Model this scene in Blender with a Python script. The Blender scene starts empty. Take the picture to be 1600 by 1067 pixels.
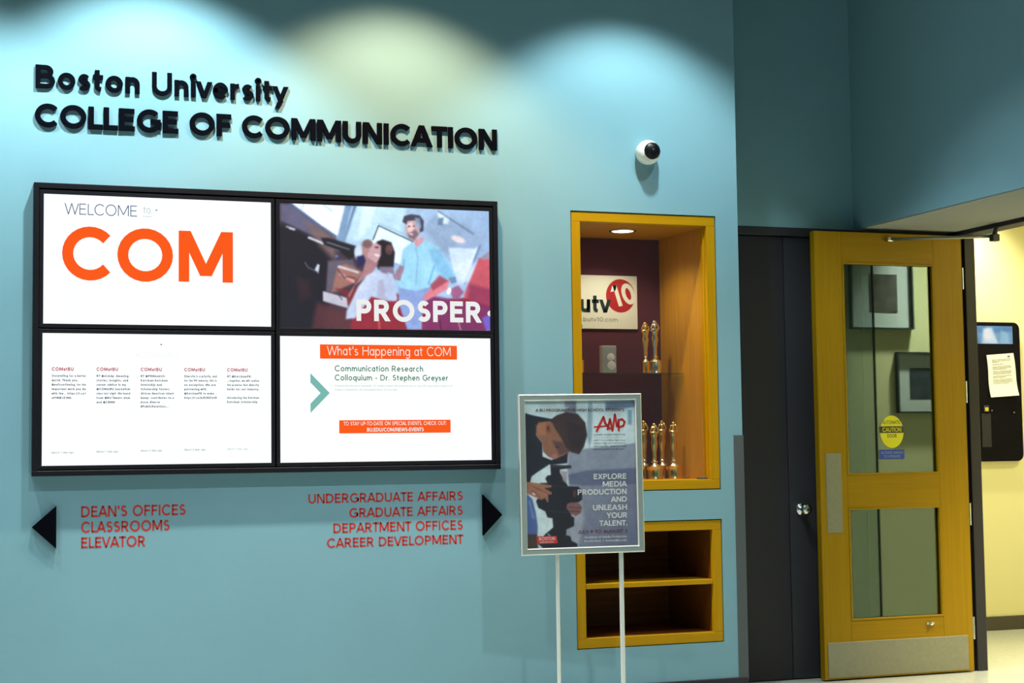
import bpy, math, random
import numpy as np
from mathutils import Vector, Matrix

# ------------------------------------------------------------------ camera, world, exposure
SC = bpy.context.scene
COL = SC.collection
random.seed(4)
PI = math.pi

cam_data = bpy.data.cameras.new('camera')
cam = bpy.data.objects.new('camera', cam_data)
COL.objects.link(cam)
YAW, PITCH, ROLL, FPX = 0.3461, 0.0690, -0.0132, 2600.0
cam_data.sensor_width = 36.0
cam_data.lens = FPX / 1600.0 * 36.0
cam_data.clip_start = 0.05
cam_data.clip_end = 100
_f = Vector((math.sin(YAW) * math.cos(PITCH), math.cos(YAW) * math.cos(PITCH), math.sin(PITCH)))
_r = Vector((math.cos(YAW), -math.sin(YAW), 0))
_u = _r.cross(_f)
_r2 = math.cos(ROLL) * _r + math.sin(ROLL) * _u
_u2 = -math.sin(ROLL) * _r + math.cos(ROLL) * _u
m = Matrix((_r2, _u2, -_f)).transposed().to_4x4()
m.translation = Vector((-1.476, -7.1002, 1.15))
cam.matrix_world = m
SC.camera = cam

world = bpy.data.worlds.new('world')
SC.world = world
world.use_nodes = True
world.node_tree.nodes['Background'].inputs[0].default_value = (0.5, 0.6, 0.7, 1)
world.node_tree.nodes['Background'].inputs[1].default_value = 0.02

SC.view_settings.view_transform = 'Standard'
SC.view_settings.look = 'None'
SC.view_settings.gamma = 1
SC.view_settings.use_curve_mapping = False
SC.view_settings.exposure = 0.0
SC.cycles.max_bounces = 8
SC.cycles.transparent_max_bounces = 12
SC.cycles.sample_clamp_indirect = 4.0

CEIL = 3.90          # ceiling height of the lobby
LAMP_Z = 3.72        # height of the lamps' openings
# name, x, y, watts, colour, half angle (deg), blend
WALL_SPOTS = [
    ('far_left', -1.65, -0.65, 190, (0.86, 1.0, 0.97), 52.5, 0.42),
    ('left', -0.55, -0.65, 290, (0.86, 1.0, 0.97), 52.5, 0.42),
    ('middle', 0.53, -0.65, 255, (1.0, 0.67, 0.37), 52.0, 0.45),
    ('right', 1.63, -0.65, 165, (0.86, 1.0, 0.97), 52.5, 0.42),
    ('door', 2.05, -1.05, 45, (0.90, 0.97, 1.0), 52.5, 0.40),
]
LOBBY_SPOTS = [(-2.8, -2.2), (-0.6, -2.2), (1.6, -2.2), (-3.0, -5.8), (-0.3, -6.2), (2.1, -5.8), (-0.3, -8.4), (2.1, -8.4)]  # unseen lamps added as room fill; the third casts the poster stand's wall shadow
LOBBY_W = 150

# ------------------------------------------------------------------ materials
MATS = {}
def _new(name):
    mt = bpy.data.materials.new(name)
    mt.use_nodes = True
    nt = mt.node_tree
    b = nt.nodes['Principled BSDF']
    return mt, nt, b
def srgb(r, g, b):
    f = lambda c: (c / 255 / 12.92) if c / 255 <= 0.04045 else ((c / 255 + 0.055) / 1.055) ** 2.4
    return (f(r), f(g), f(b), 1)
def mat(name, col, rough=0.6, metal=0.0, noise=0.0, nscale=20.0, bump=0.0, bscale=80.0, spec=0.5, emit=None, es=1.0):
    if name in MATS: return MATS[name]
    mt, nt, b = _new(name)
    if len(col) == 3: col = (*col, 1)
    b.inputs['Base Color'].default_value = col
    b.inputs['Roughness'].default_value = rough
    b.inputs['Metallic'].default_value = metal
    b.inputs['Specular IOR Level'].default_value = spec
    if emit is not None:
        b.inputs['Emission Color'].default_value = emit if len(emit) == 4 else (*emit, 1)
        b.inputs['Emission Strength'].default_value = es
    if noise or bump:
        tc = nt.nodes.new('ShaderNodeTexCoord')
    if noise:
        n = nt.nodes.new('ShaderNodeTexNoise'); n.inputs['Scale'].default_value = nscale
        n.inputs['Detail'].default_value = 4
        nt.links.new(tc.outputs['Object'], n.inputs['Vector'])
        mp = nt.nodes.new('ShaderNodeMapRange')
        mp.inputs['From Min'].default_value = 0.3; mp.inputs['From Max'].default_value = 0.7
        mp.inputs['To Min'].default_value = 1 - noise; mp.inputs['To Max'].default_value = 1 + noise
        nt.links.new(n.outputs['Fac'], mp.inputs['Value'])
        mx = nt.nodes.new('ShaderNodeVectorMath'); mx.operation = 'SCALE'
        mx.inputs[0].default_value = col[:3]
        nt.links.new(mp.outputs[0], mx.inputs['Scale'])
        nt.links.new(mx.outputs[0], b.inputs['Base Color'])
    if bump:
        n2 = nt.nodes.new('ShaderNodeTexNoise'); n2.inputs['Scale'].default_value = bscale
        n2.inputs['Detail'].default_value = 3
        nt.links.new(tc.outputs['Object'], n2.inputs['Vector'])
        bp = nt.nodes.new('ShaderNodeBump'); bp.inputs['Strength'].default_value = bump
        bp.inputs['Distance'].default_value = 0.002
        nt.links.new(n2.outputs['Fac'], bp.inputs['Height'])
        nt.links.new(bp.outputs[0], b.inputs['Normal'])
    MATS[name] = mt
    return mt
def wood(name, c1, c2, axis='Z', rough=0.45):
    if name in MATS: return MATS[name]
    mt, nt, b = _new(name)
    tc = nt.nodes.new('ShaderNodeTexCoord')
    mp = nt.nodes.new('ShaderNodeMapping')
    s = {'X': (1.5, 40, 40), 'Y': (40, 1.5, 40), 'Z': (40, 40, 1.5)}[axis]
    mp.inputs['Scale'].default_value = s
    n = nt.nodes.new('ShaderNodeTexNoise'); n.inputs['Scale'].default_value = 1.6; n.inputs['Detail'].default_value = 6
    n.inputs['Distortion'].default_value = 0.6
    cr = nt.nodes.new('ShaderNodeValToRGB')
    cr.color_ramp.elements[0].position = 0.3; cr.color_ramp.elements[1].position = 0.72
    cr.color_ramp.elements[0].color = c1; cr.color_ramp.elements[1].color = c2
    nt.links.new(tc.outputs['Object'], mp.inputs[0]); nt.links.new(mp.outputs[0], n.inputs['Vector'])
    nt.links.new(n.outputs['Fac'], cr.inputs[0]); nt.links.new(cr.outputs[0], b.inputs['Base Color'])
    b.inputs['Roughness'].default_value = rough
    b.inputs['Specular IOR Level'].default_value = 0.2
    MATS[name] = mt
    return mt
def emis(name, col, s=1.0):
    if name in MATS: return MATS[name]
    mt = bpy.data.materials.new(name); mt.use_nodes = True
    nt = mt.node_tree; nt.nodes.clear()
    e = nt.nodes.new('ShaderNodeEmission'); o = nt.nodes.new('ShaderNodeOutputMaterial')
    e.inputs[0].default_value = col if len(col) == 4 else (*col, 1); e.inputs[1].default_value = s
    nt.links.new(e.outputs[0], o.inputs[0])
    MATS[name] = mt
    return mt
def glass(name, r0=.04, tint=(1, 1, 1, 1), rough=0.0, gcol=(1, 1, 1, 1)):
    # thin pane: clear straight through, mirror-like with Fresnel on its face
    mt = bpy.data.materials.new(name); mt.use_nodes = True
    nt = mt.node_tree; nt.nodes.clear()
    o = nt.nodes.new('ShaderNodeOutputMaterial')
    t = nt.nodes.new('ShaderNodeBsdfTransparent'); t.inputs[0].default_value = tint
    g = nt.nodes.new('ShaderNodeBsdfGlossy'); g.inputs['Roughness'].default_value = rough
    g.inputs[0].default_value = gcol
    # Schlick reflectance, the same from either side of a face
    ge = nt.nodes.new('ShaderNodeNewGeometry')
    dt = nt.nodes.new('ShaderNodeVectorMath'); dt.operation = 'DOT_PRODUCT'
    nt.links.new(ge.outputs['Normal'], dt.inputs[0]); nt.links.new(ge.outputs['Incoming'], dt.inputs[1])
    def mth(op, a, b_):
        n = nt.nodes.new('ShaderNodeMath'); n.operation = op
        for i, q in enumerate((a, b_)):
            if q is None: continue
            if isinstance(q, (int, float)): n.inputs[i].default_value = q
            else: nt.links.new(q, n.inputs[i])
        return n.outputs[0]
    c_ = mth('ABSOLUTE', dt.outputs['Value'], None)
    f5 = mth('POWER', mth('SUBTRACT', 1.0, c_), 5.0)
    fr_ = mth('ADD', mth('MULTIPLY', f5, 1.0 - r0), r0)
    mx = nt.nodes.new('ShaderNodeMixShader')
    nt.links.new(fr_, mx.inputs[0]); nt.links.new(t.outputs[0], mx.inputs[1]); nt.links.new(g.outputs[0], mx.inputs[2])
    nt.links.new(mx.outputs[0], o.inputs[0])
    MATS[name] = mt
    return mt
def vcol(name, attr, emission=False, s=1.0, rough=0.35):
    mt = bpy.data.materials.new(name); mt.use_nodes = True
    nt = mt.node_tree
    a = nt.nodes.new('ShaderNodeAttribute'); a.attribute_name = attr
    b = nt.nodes['Principled BSDF']
    if emission:
        nt.links.new(a.outputs['Color'], b.inputs['Emission Color'])
        b.inputs['Emission Strength'].default_value = s
        b.inputs['Base Color'].default_value = (0.01, 0.01, 0.012, 1)
    else:
        nt.links.new(a.outputs['Color'], b.inputs['Base Color'])
    b.inputs['Roughness'].default_value = rough
    MATS[name] = mt
    return mt

M_WALL = mat('blue_paint', (0.188, 0.362, 0.440), 0.75, noise=0.02, nscale=3, bump=0.12, bscale=140, spec=0.25)
M_CREAM = mat('cream_paint', (0.78, 0.73, 0.42), 0.7, bump=0.1, bscale=140, spec=0.3)
M_LOBBY = mat('pale_paint', (0.42, 0.50, 0.52), 0.8)
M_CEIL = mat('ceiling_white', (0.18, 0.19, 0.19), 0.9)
M_CCEIL = mat('corridor_ceiling_white', (0.7, 0.68, 0.6), 0.9)
M_FLOOR = mat('floor_vinyl', (0.50, 0.52, 0.47), 0.22, noise=0.06, nscale=35, bump=0.03, bscale=30)
M_BLACK = mat('black_plastic', (0.006, 0.006, 0.010), 0.45, spec=0.2)
M_RUBBER = mat('black_rubber', (0.018, 0.014, 0.026), 0.55)
M_LETTER = mat('black_letter', (0.003, 0.0035, 0.006), 0.9, spec=0.0)
M_RED = mat('red_vinyl', srgb(190, 42, 34), 0.5)
M_GREY = mat('charcoal_paint', srgb(48, 48, 54), 0.5, spec=0.3, noise=0.03, nscale=6)
M_GREYD = mat('dark_charcoal_paint', srgb(38, 36, 45), 0.5, spec=0.3, noise=0.03, nscale=6)
M_GUARD = mat('grey_guard', srgb(78, 84, 88), 0.5)
M_SOFF = mat('soffit_grey', srgb(142, 146, 144), 0.8)
M_CBASE = mat('brown_rubber', srgb(72, 66, 55), 0.6)
M_WOODZ = wood('maple_vertical', srgb(172, 127, 0), srgb(184, 139, 0), 'Z')
M_WOODX = wood('maple_horizontal', srgb(172, 127, 0), srgb(184, 139, 0), 'X')
M_DOORZ = wood('door_veneer_vertical', srgb(140, 107, 0), srgb(151, 116, 0), 'Z')
M_DOORX = wood('door_veneer_horizontal', srgb(140, 107, 0), srgb(151, 116, 0), 'X')
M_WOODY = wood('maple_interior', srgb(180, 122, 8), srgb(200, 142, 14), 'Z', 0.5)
M_SHADEWOOD = wood('shaded_interior', srgb(100, 56, 14), srgb(120, 70, 20), 'X', 0.5)  # shade inside the lower niche is put into this darker wood colour
M_MAROON = mat('maroon_cloth', srgb(88, 34, 52), 0.9, bump=0.3, bscale=400)
M_STEEL = mat('brushed_steel', (0.27, 0.265, 0.22), 0.42, metal=0.8, noise=0.05, nscale=60)
M_CHROME = mat('chrome', (0.75, 0.75, 0.75), 0.12, metal=1)
M_ALU = mat('silver_frame', (0.50, 0.56, 0.53), 0.30, metal=0.75)
M_ALUW = mat('silver_bevel', (0.86, 0.88, 0.86), 0.22, metal=0.5)
M_GOLD = mat('gold_metal', (0.90, 0.66, 0.24), 0.2, metal=1)
M_SILVER = mat('silver_metal', (0.80, 0.78, 0.72), 0.16, metal=1)
M_WHITEP = mat('white_plastic', (0.82, 0.84, 0.78), 0.4)
M_LENS = mat('lens_black', (0.004, 0.004, 0.006), 0.35, spec=0.25)
M_PAPER = mat('white_paper', (0.80, 0.80, 0.76), 0.8)
M_INK = mat('grey_ink', (0.16, 0.16, 0.17), 0.8)
M_DOORGLASS = glass('door_glass', .12, (0.62, 0.68, 0.68, 1), 0.012, (.68, .88, 1, 1))  # bluish veil of the reflection is put into the gloss colour
M_NICHEGLASS = glass('niche_glass', .025, (0.97, 0.99, 0.98, 1))
M_SHELFGLASS = glass('shelf_glass', .05, (0.72, 0.82, 0.80, 1))
M_POSTERGLASS = glass('poster_cover', .03, (0.98, 0.98, 0.98, 1), 0.05)

# ------------------------------------------------------------------ mesh helpers
class MB:
    def __init__(s): s.v = []; s.f = []; s.smooth = []
    def add(s, vs, fs, smooth=False):
        o = len(s.v); s.v += [tuple(v) for v in vs]
        for f in fs: s.f.append([o + i for i in f]); s.smooth.append(smooth)
        return s
    def box(s, x0, x1, y0, y1, z0, z1):
        x0, x1 = min(x0, x1), max(x0, x1); y0, y1 = min(y0, y1), max(y0, y1); z0, z1 = min(z0, z1), max(z0, z1)
        vs = [(x, y, z) for z in (z0, z1) for y in (y0, y1) for x in (x0, x1)]
        return s.add(vs, [(0, 2, 3, 1), (4, 5, 7, 6), (0, 1, 5, 4), (2, 6, 7, 3), (0, 4, 6, 2), (1, 3, 7, 5)])
    def bbox(s, x0, x1, y0, y1, z0, z1, b=0.003):
        # box with chamfered edges
        cx, cy, cz = (x0 + x1) / 2, (y0 + y1) / 2, (z0 + z1) / 2
        hx, hy, hz = abs(x1 - x0) / 2, abs(y1 - y0) / 2, abs(z1 - z0) / 2
        b = min(b, hx * .9, hy * .9, hz * .9)
        vs = []; idx = {}
        for sx in (-1, 1):
            for sy in (-1, 1):
                for sz in (-1, 1):
                    for k in range(3):
                        d = [hx - b, hy - b, hz - b]; d[k] += b
                        idx[(sx, sy, sz, k)] = len(vs)
                        vs.append((cx + sx * d[0], cy + sy * d[1], cz + sz * d[2]))
        fs = []
        for k in range(3):
            a, c = [(1, 2), (2, 0), (0, 1)][k]
            for sg in (-1, 1):
                q = []
                for p, r in ((-1, -1), (1, -1), (1, 1), (-1, 1)):
                    t = [0, 0, 0]; t[k] = sg; t[a] = p; t[c] = r
                    q.append(idx[(*t, k)])
                fs.append(q if sg > 0 else q[::-1])
        for a in range(3):
            for b2 in range(a + 1, 3):
                c = 3 - a - b2
                for sa in (-1, 1):
                    for sb in (-1, 1):
                        def key(sc, k):
                            t = [0, 0, 0]; t[a] = sa; t[b2] = sb; t[c] = sc
                            return idx[(*t, k)]
                        q = [key(-1, a), key(1, a), key(1, b2), key(-1, b2)]
                        fs.append(q)
        for sx in (-1, 1):
            for sy in (-1, 1):
                for sz in (-1, 1):
                    fs.append([idx[(sx, sy, sz, k)] for k in range(3)])
        return s.add(vs, fs)
    def tube(s, p0, p1, r0, r1=None, n=16, caps=True, smooth=True):
        r1 = r0 if r1 is None else r1
        p0, p1 = Vector(p0), Vector(p1); d = (p1 - p0).normalized()
        a = d.orthogonal().normalized(); b = d.cross(a)
        vs = []
        for p, r in ((p0, r0), (p1, r1)):
            for i in range(n):
                t = 2 * PI * i / n
                vs.append(p + r * (math.cos(t) * a + math.sin(t) * b))
        s.add(vs, [(i, (i + 1) % n, n + (i + 1) % n, n + i) for i in range(n)], smooth)
        if caps:
            s.add(vs[:n], [tuple(range(n))[::-1]]); s.add(vs[n:], [tuple(range(n))])
        return s
    def path(s, pts, r, n=10, smooth=True):
        # tube along a bent path, one radius or one per point
        pts = [Vector(p) for p in pts]
        rs = r if isinstance(r, (list, tuple)) else [r] * len(pts)
        vs = []
        a = None
        for i, p in enumerate(pts):
            d = (pts[min(i + 1, len(pts) - 1)] - pts[max(i - 1, 0)]).normalized()
            a = d.orthogonal().normalized() if a is None else (a - a.dot(d) * d).normalized()
            b = d.cross(a)
            for k in range(n):
                t = 2 * PI * k / n
                vs.append(p + rs[i] * (math.cos(t) * a + math.sin(t) * b))
        fs = [(i * n + k, i * n + (k + 1) % n, (i + 1) * n + (k + 1) % n, (i + 1) * n + k) for i in range(len(pts) - 1) for k in range(n)]
        fs += [tuple(range(n))[::-1], tuple(range((len(pts) - 1) * n, len(pts) * n))]
        return s.add(vs, fs, smooth)
    def lathe(s, c, prof, n=24, axis='Z', sy=1.0, smooth=True):
        vs = []
        for r, h in prof:
            for i in range(n):
                t = 2 * PI * i / n
                if axis == 'Z': vs.append((c[0] + r * math.cos(t), c[1] + r * sy * math.sin(t), c[2] + h))
                else: vs.append((c[0] + r * math.cos(t), c[1] + h, c[2] + r * math.sin(t)))
        fs = []
        for j in range(len(prof) - 1):
            for i in range(n):
                q = (j * n + i, j * n + (i + 1) % n, (j + 1) * n + (i + 1) % n, (j + 1) * n + i)
                fs.append(q if axis == 'Z' else q[::-1])
        return s.add(vs, fs, smooth)
    def sphere(s, c, r, n=16, m_=10, sc=(1, 1, 1)):
        vs = [(c[0] + r * sc[0] * math.sin(PI * j / m_) * math.cos(2 * PI * i / n),
               c[1] + r * sc[1] * math.sin(PI * j / m_) * math.sin(2 * PI * i / n),
               c[2] + r * sc[2] * math.cos(PI * j / m_)) for j in range(m_ + 1) for i in range(n)]
        fs = [(j * n + i, (j + 1) * n + i, (j + 1) * n + (i + 1) % n, j * n + (i + 1) % n) for j in range(m_) for i in range(n)]
        return s.add(vs, fs, True)
    def prism(s, poly, y0, y1):
        # polygon in x,z extruded between y0 (front) and y1
        n = len(poly)
        vs = [(x, y0, z) for x, z in poly] + [(x, y1, z) for x, z in poly]
        fs = [tuple(range(n)), tuple(range(n, 2 * n))[::-1]] + [(i, n + i, n + (i + 1) % n, (i + 1) % n) for i in range(n)]
        return s.add(vs, fs)
    def flat(s, poly, y):
        return s.add([(x, y, z) for x, z in poly], [tuple(range(len(poly)))])
    def build(s, name, mt, parent=None, label=None, kind=None, loc=None):
        o3 = Vector((0, 0, 0))
        if parent is not None:
            root = parent
            while root.parent: root = root.parent
            if not root.get('_local'): o3 = root.location.copy()
        elif loc is not None: o3 = Vector(loc)
        elif s.v:
            a = np.array(s.v); mn, mxx = a.min(0), a.max(0)
            o3 = Vector(((mn[0] + mxx[0]) / 2, (mn[1] + mxx[1]) / 2, mn[2]))
        me = bpy.data.meshes.new(name)
        me.from_pydata([(v[0] - o3.x, v[1] - o3.y, v[2] - o3.z) for v in s.v], [], s.f)
        me.polygons.foreach_set('use_smooth', s.smooth)
        me.materials.append(mt)
        me.update()
        o = bpy.data.objects.new(name, me)
        COL.objects.link(o)
        if parent is not None:
            o.parent = parent
            if parent.parent is None and parent.type == 'MESH' and not parent.get('_local'): pass
        else: o.location = o3
        if label: o['label'] = label
        if kind: o['kind'] = kind
        return o

def thing(name, label, cat, loc, group=None, rot=None):
    o = bpy.data.objects.new(name, None); COL.objects.link(o)
    o.empty_display_size = 0.05
    o.location = loc
    if rot: o.rotation_euler = rot; o['_local'] = 1
    o['label'] = label; o['category'] = cat
    if group: o['group'] = group
    return o
def tag(o, label, cat, group=None):
    o['label'] = label; o['category'] = cat
    if group: o['group'] = group
    return o
def copy_tree(o, loc=None, label=None, parent=None):
    c = o.copy(); COL.objects.link(c)
    if parent: c.parent = parent
    if loc is not None: c.location = loc
    if label: c['label'] = label
    for ch in list(o.children): copy_tree(ch, None, None, c)
    return c

# ------------------------------------------------------------------ a stroke alphabet for all the lettering
def ell(cx, cy, rx, ry, a0, a1, n=None):
    n = n or max(4, int(abs(a1 - a0) / 15))
    return [(cx + rx * math.cos(math.radians(a0 + (a1 - a0) * i / n)), cy + ry * math.sin(math.radians(a0 + (a1 - a0) * i / n))) for i in range(n + 1)]
def glyph(c, w):
    """strokes for one character at cap height 1: ('P',points,closed) or ('D',x0,y0,x1,y1); returns strokes, width"""
    h = w / 2; T = 1 - h; X = 0.71; xt = X - h
    def ring(cx, cy, rx, ry): return ('P', ell(cx, cy, rx, ry, 0, 360, 26)[:-1], True)
    def L(*p): return ('P', list(p), False)
    if c == ' ': return [], 0.30
    if c == 'A': return [('D', h * .7, 0, .47, 1), ('D', .94 - h * .7, 0, .47, 1), L((.22, .30), (.72, .30))], .94
    if c == 'B': return [L((h, 0), (h, 1)), L((h, T), (.40, T), *ell(.40, (T + .53) / 2, .30 - h, (T - .53) / 2, 80, -80, 8), (.40, .53), (h, .53)),
                         L((h, .53), (.43, .53), *ell(.43, (.53 + h) / 2, .34 - h, (.53 - h) / 2, 80, -80, 8), (.43, h), (h, h))], .77
    if c == 'C': return [L(*ell(.52, .5, .52 - h, .52 - h, 42, 318, 22))], .92
    if c == 'D': return [L((h, 0), (h, 1)), L((h, T), (.40, T), *ell(.40, .5, .47 - h, T - .5, 85, -85, 14), (.40, h), (h, h))], .87
    if c == 'E': return [L((h, 0), (h, 1)), L((h, T), (.64, T)), L((h, .52), (.60, .52)), L((h, h), (.66, h))], .66
    if c == 'F': return [L((h, 0), (h, 1)), L((h, T), (.62, T)), L((h, .50), (.58, .50))], .62
    if c == 'G': return [L(*ell(.52, .5, .52 - h, .52 - h, 45, 345, 22), (.98 - h, .50 - .5 * h)), L((.56, .47), (.98, .47)), L((.98 - h, .47), (.98 - h, .12))], .98
    if c == 'H': return [L((h, 0), (h, 1)), L((.84 - h, 0), (.84 - h, 1)), L((h, .52), (.84 - h, .52))], .84
    if c == 'I': return [L((h, 0), (h, 1))], w
    if c == 'J': return [L((.5 - h, 1), (.5 - h, .28), *ell(.22, .26, .28 - h, .26 - h, 0, -150, 8))], .5
    if c == 'K': return [L((h, 0), (h, 1)), ('D', w * .9, .50, .74 - h, 1), ('D', w * .9, .52, .80 - h * .8, 0)], .82
    if c == 'L': return [L((h, 0), (h, 1)), L((h, h), (.58, h))], .58
    if c == 'M': return [L((h, 0), (h, 1)), L((1.06 - h, 0), (1.06 - h, 1)), ('D', h * 1.15, 1, .53, 0.12), ('D', 1.06 - h * 1.15, 1, .53, 0.12)], 1.06
    if c == 'N': return [L((h, 0), (h, 1)), L((.86 - h, 0), (.86 - h, 1)), ('D', h * 1.2, 1, .86 - h * 1.2, 0)], .86
    if c == 'O': return [ring(.53, .5, .53 - h, .52 - h)], 1.06
    if c == 'P': return [L((h, 0), (h, 1)), L((h, T), (.40, T), *ell(.40, (T + .46) / 2, .32 - h, (T - .46) / 2, 80, -80, 8), (.40, .46), (h, .46))], .72
    if c == 'Q': return [ring(.53, .5, .53 - h, .52 - h), ('D', .60, .30, .98, -.04)], 1.06
    if c == 'R': return [L((h, 0), (h, 1)), L((h, T), (.40, T), *ell(.40, (T + .47) / 2, .32 - h, (T - .47) / 2, 80, -80, 8), (.40, .47), (h, .47)), ('D', .36, .49, .76 - h * .8, 0)], .78
    if c == 'S':
        r1 = (T - h) * .24; r2 = (T - h) * .26
        return [L(*ell(.33, T - r1, .29 - h, r1, 30, 255, 12), *ell(.33, h + r2, .33 - h, r2, 75, -150, 12))], .66
    if c == 'T': return [L((0, T), (.74, T)), L((.37, 0), (.37, 1))], .74
    if c == 'U': return [L((h, 1), (h, .38), *ell(.41, .38, .41 - h, .40 - h, 180, 360, 14), (.82 - h, .38), (.82 - h, 1))], .82
    if c == 'V': return [('D', h * .7, 1, .44, 0), ('D', .88 - h * .7, 1, .44, 0)], .88
    if c == 'W': return [('D', h * .7, 1, .36, 0), ('D', .68, 1, .36, 0), ('D', .68, 1, 1.0, 0), ('D', 1.36 - h * .7, 1, 1.0, 0)], 1.36
    if c == 'X': return [('D', h * .8, 0, .80 - h * .8, 1), ('D', h * .8, 1, .80 - h * .8, 0)], .80
    if c == 'Y': return [('D', h * .8, 1, .41, .42), ('D', .82 - h * .8, 1, .41, .42), L((.41, .46), (.41, 0))], .82
    if c == 'Z': return [L((.02, T), (.74, T)), L((0, h), (.76, h)), ('D', h * 1.2, .03, .74 - h * 1.2, .97)], .76
    if c in 'aAdqgbpo' and c != 'A':
        R = .32
        o_ = ring(R, X / 2, R - h, X / 2 + .01 - h)
        if c == 'o': return [ring(.35, X / 2, .35 - h, X / 2 + .01 - h)], .70
        if c == 'a': return [ring(.30, X / 2, .30 - h, X / 2 - h), L((.60 - h, 0), (.60 - h, X))], .60
        if c == 'd': return [o_, L((.66 - h, 0), (.66 - h, 1.03))], .66
        if c == 'q': return [o_, L((.66 - h, -.28), (.66 - h, X))], .66
        if c == 'g': return [o_, L((.66 - h, X), (.66 - h, -.05), *ell(.34, -.06, .32 - h, .24 - h * .5, 0, -150, 8))], .66
        if c == 'b': return [ring(.34, X / 2, R - h, X / 2 + .01 - h), L((h, 0), (h, 1.03))], .66
        if c == 'p': return [ring(.34, X / 2, R - h, X / 2 + .01 - h), L((h, -.28), (h, X))], .66
    if c == 'c': return [L(*ell(.33, X / 2, .33 - h, X / 2 + .01 - h, 45, 315, 16))], .57
    if c == 'e': return [L((.04, .36), (.63 - h, .36), *ell(.33, X / 2, .32 - h, X / 2 + .01 - h, 8, 318, 18))], .65
    if c == 'f': return [L((.17, 0), (.17, .80), *ell(.36, .82, .19, .20 - h, 180, 95, 5)), L((0, X - h), (.38, X - h))], .38
    if c == 'h': return [L((h, 0), (h, 1.03)), L((h, .40), *ell(.29, .40, .29 - h, X - .40 - h, 170, 10, 9), (.58 - h, .40), (.58 - h, 0))], .58
    if c == 'i': return [L((h, 0), (h, X)), ('P', ell(h, .90, h * .45, h * .45, 0, 360, 10)[:-1], True)], w
    if c == 'j': return [L((h + .06, -.22), (h + .06, X)), ('P', ell(h + .06, .90, h * .45, h * .45, 0, 360, 10)[:-1], True)], w + .06
    if c == 'k': return [L((h, 0), (h, 1.03)), ('D', w * .9, .36, .52 - h, X), ('D', w * .9, .38, .58 - h * .8, 0)], .58
    if c == 'l': return [L((h, 0), (h, 1.03))], w
    if c == 'm': return [L((h, 0), (h, X)), L((h, .42), *ell(.26, .42, .26 - h, X - .42 - h, 170, 10, 8), (.52 - h, .42), (.52 - h, 0)),
                         L((.52 - h, .42), *ell(.76 - h, .42, .26 - h * .6, X - .42 - h, 170, 10, 8), (1.0 - h, .42), (1.0 - h, 0))], 1.0
    if c == 'n': return [L((h, 0), (h, X)), L((h, .40), *ell(.29, .40, .29 - h, X - .40 - h, 170, 10, 9), (.58 - h, .40), (.58 - h, 0))], .58
    if c == 'r': return [L((h, 0), (h, X)), L((h, .36), *ell(.34, .36, .34 - h, X - .36 - h, 175, 85, 6))], .38
    if c == 's':
        r1 = (xt - h) * .24; r2 = (xt - h) * .26
        return [L(*ell(.25, xt - r1, .21 - h * .8, r1, 30, 255, 10), *ell(.25, h + r2, .25 - h, r2, 75, -150, 10))], .50
    if c == 't': return [L((.17, .92), (.17, .22), *ell(.34, .20, .17, .20 - h, 180, 265, 5)), L((0, X - h), (.40, X - h))], .40
    if c == 'u': return [L((h, X), (h, .28), *ell(.29, .28, .29 - h, .28 - h, 190, 350, 9), (.58 - h, .28), (.58 - h, X)), L((.58 - h, 0), (.58 - h, X))], .58
    if c == 'v': return [('D', h * .7, X, .31, 0), ('D', .62 - h * .7, X, .31, 0)], .62
    if c == 'w': return [('D', h * .7, X, .26, 0), ('D', .46, X, .26, 0), ('D', .46, X, .66, 0), ('D', .92 - h * .7, X, .66, 0)], .92
    if c == 'x': return [('D', h * .8, 0, .58 - h * .8, X), ('D', h * .8, X, .58 - h * .8, 0)], .58
    if c == 'y': return [('D', h * .7, X, .33, 0), ('D', .62 - h * .7, X, .17, -.28)], .62
    if c == 'z': return [L((.02, xt), (.50, xt)), L((0, h), (.52, h)), ('D', h * 1.2, .03, .50 - h * 1.2, X - .03)], .52
    if c == '0': return [ring(.36, .5, .36 - h, .51 - h)], .72
    if c == '1': return [L((.34, 0), (.34, 1)), ('D', .04 + h, .74, .34, 1)], .34 + h + .04
    if c == '2': return [L(*ell(.33, T - .27 + h, .31 - h, .27, 165, -25, 10), (h * 1.3, h)), L((0, h), (.66, h))], .66
    if c == '3': return [L(*ell(.32, T - .22, .28 - h, .22, 150, -80, 10)), L(*ell(.32, h + .24, .32 - h, .25, 80, -150, 10))], .64
    if c == '4': return [L((.50, 0), (.50, 1)), ('D', h, .26, .50, 1), L((0, .26), (.68, .26))], .68
    if c == '5': return [L((.58, T), (.14, T), (.10, .55), *ell(.31, .33, .32 - h, .33 - h, 120, -150, 12))], .64
    if c == '6': return [ring(.34, .32, .34 - h, .33 - h), ('D', .10 + h, .42, .46, 1)], .68
    if c == '7': return [L((0, T), (.62, T)), ('D', .62 - h, .97, .20, 0)], .64
    if c == '8': return [ring(.34, .75, .29 - h, .26 - h), ring(.34, .27, .34 - h, .28 - h)], .68
    if c == '9': return [ring(.34, .68, .34 - h, .33 - h), ('D', .58 - h, .58, .22, 0)], .68
    if c == '.': return [L((h, 0), (h, w))], w
    if c == ',': return [('D', h + .03, w, h, -.14)], w
    if c in "'`": return [L((h, .68), (h, 1))], w
    if c == '-': return [L((0, .38), (.32, .38))], .32
    if c == ':': return [L((h, 0), (h, w)), L((h, .5), (h, .5 + w))], w
    if c == '/': return [('D', h, -.08, .42, 1.05)], .46
    if c == '|': return [L((h, -.15), (h, 1.05))], w
    if c == '#': return [('D', .18, 0, .28, 1), ('D', .46, 0, .56, 1), L((0, .34), (.68, .34)), L((.04, .66), (.72, .66))], .72
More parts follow.
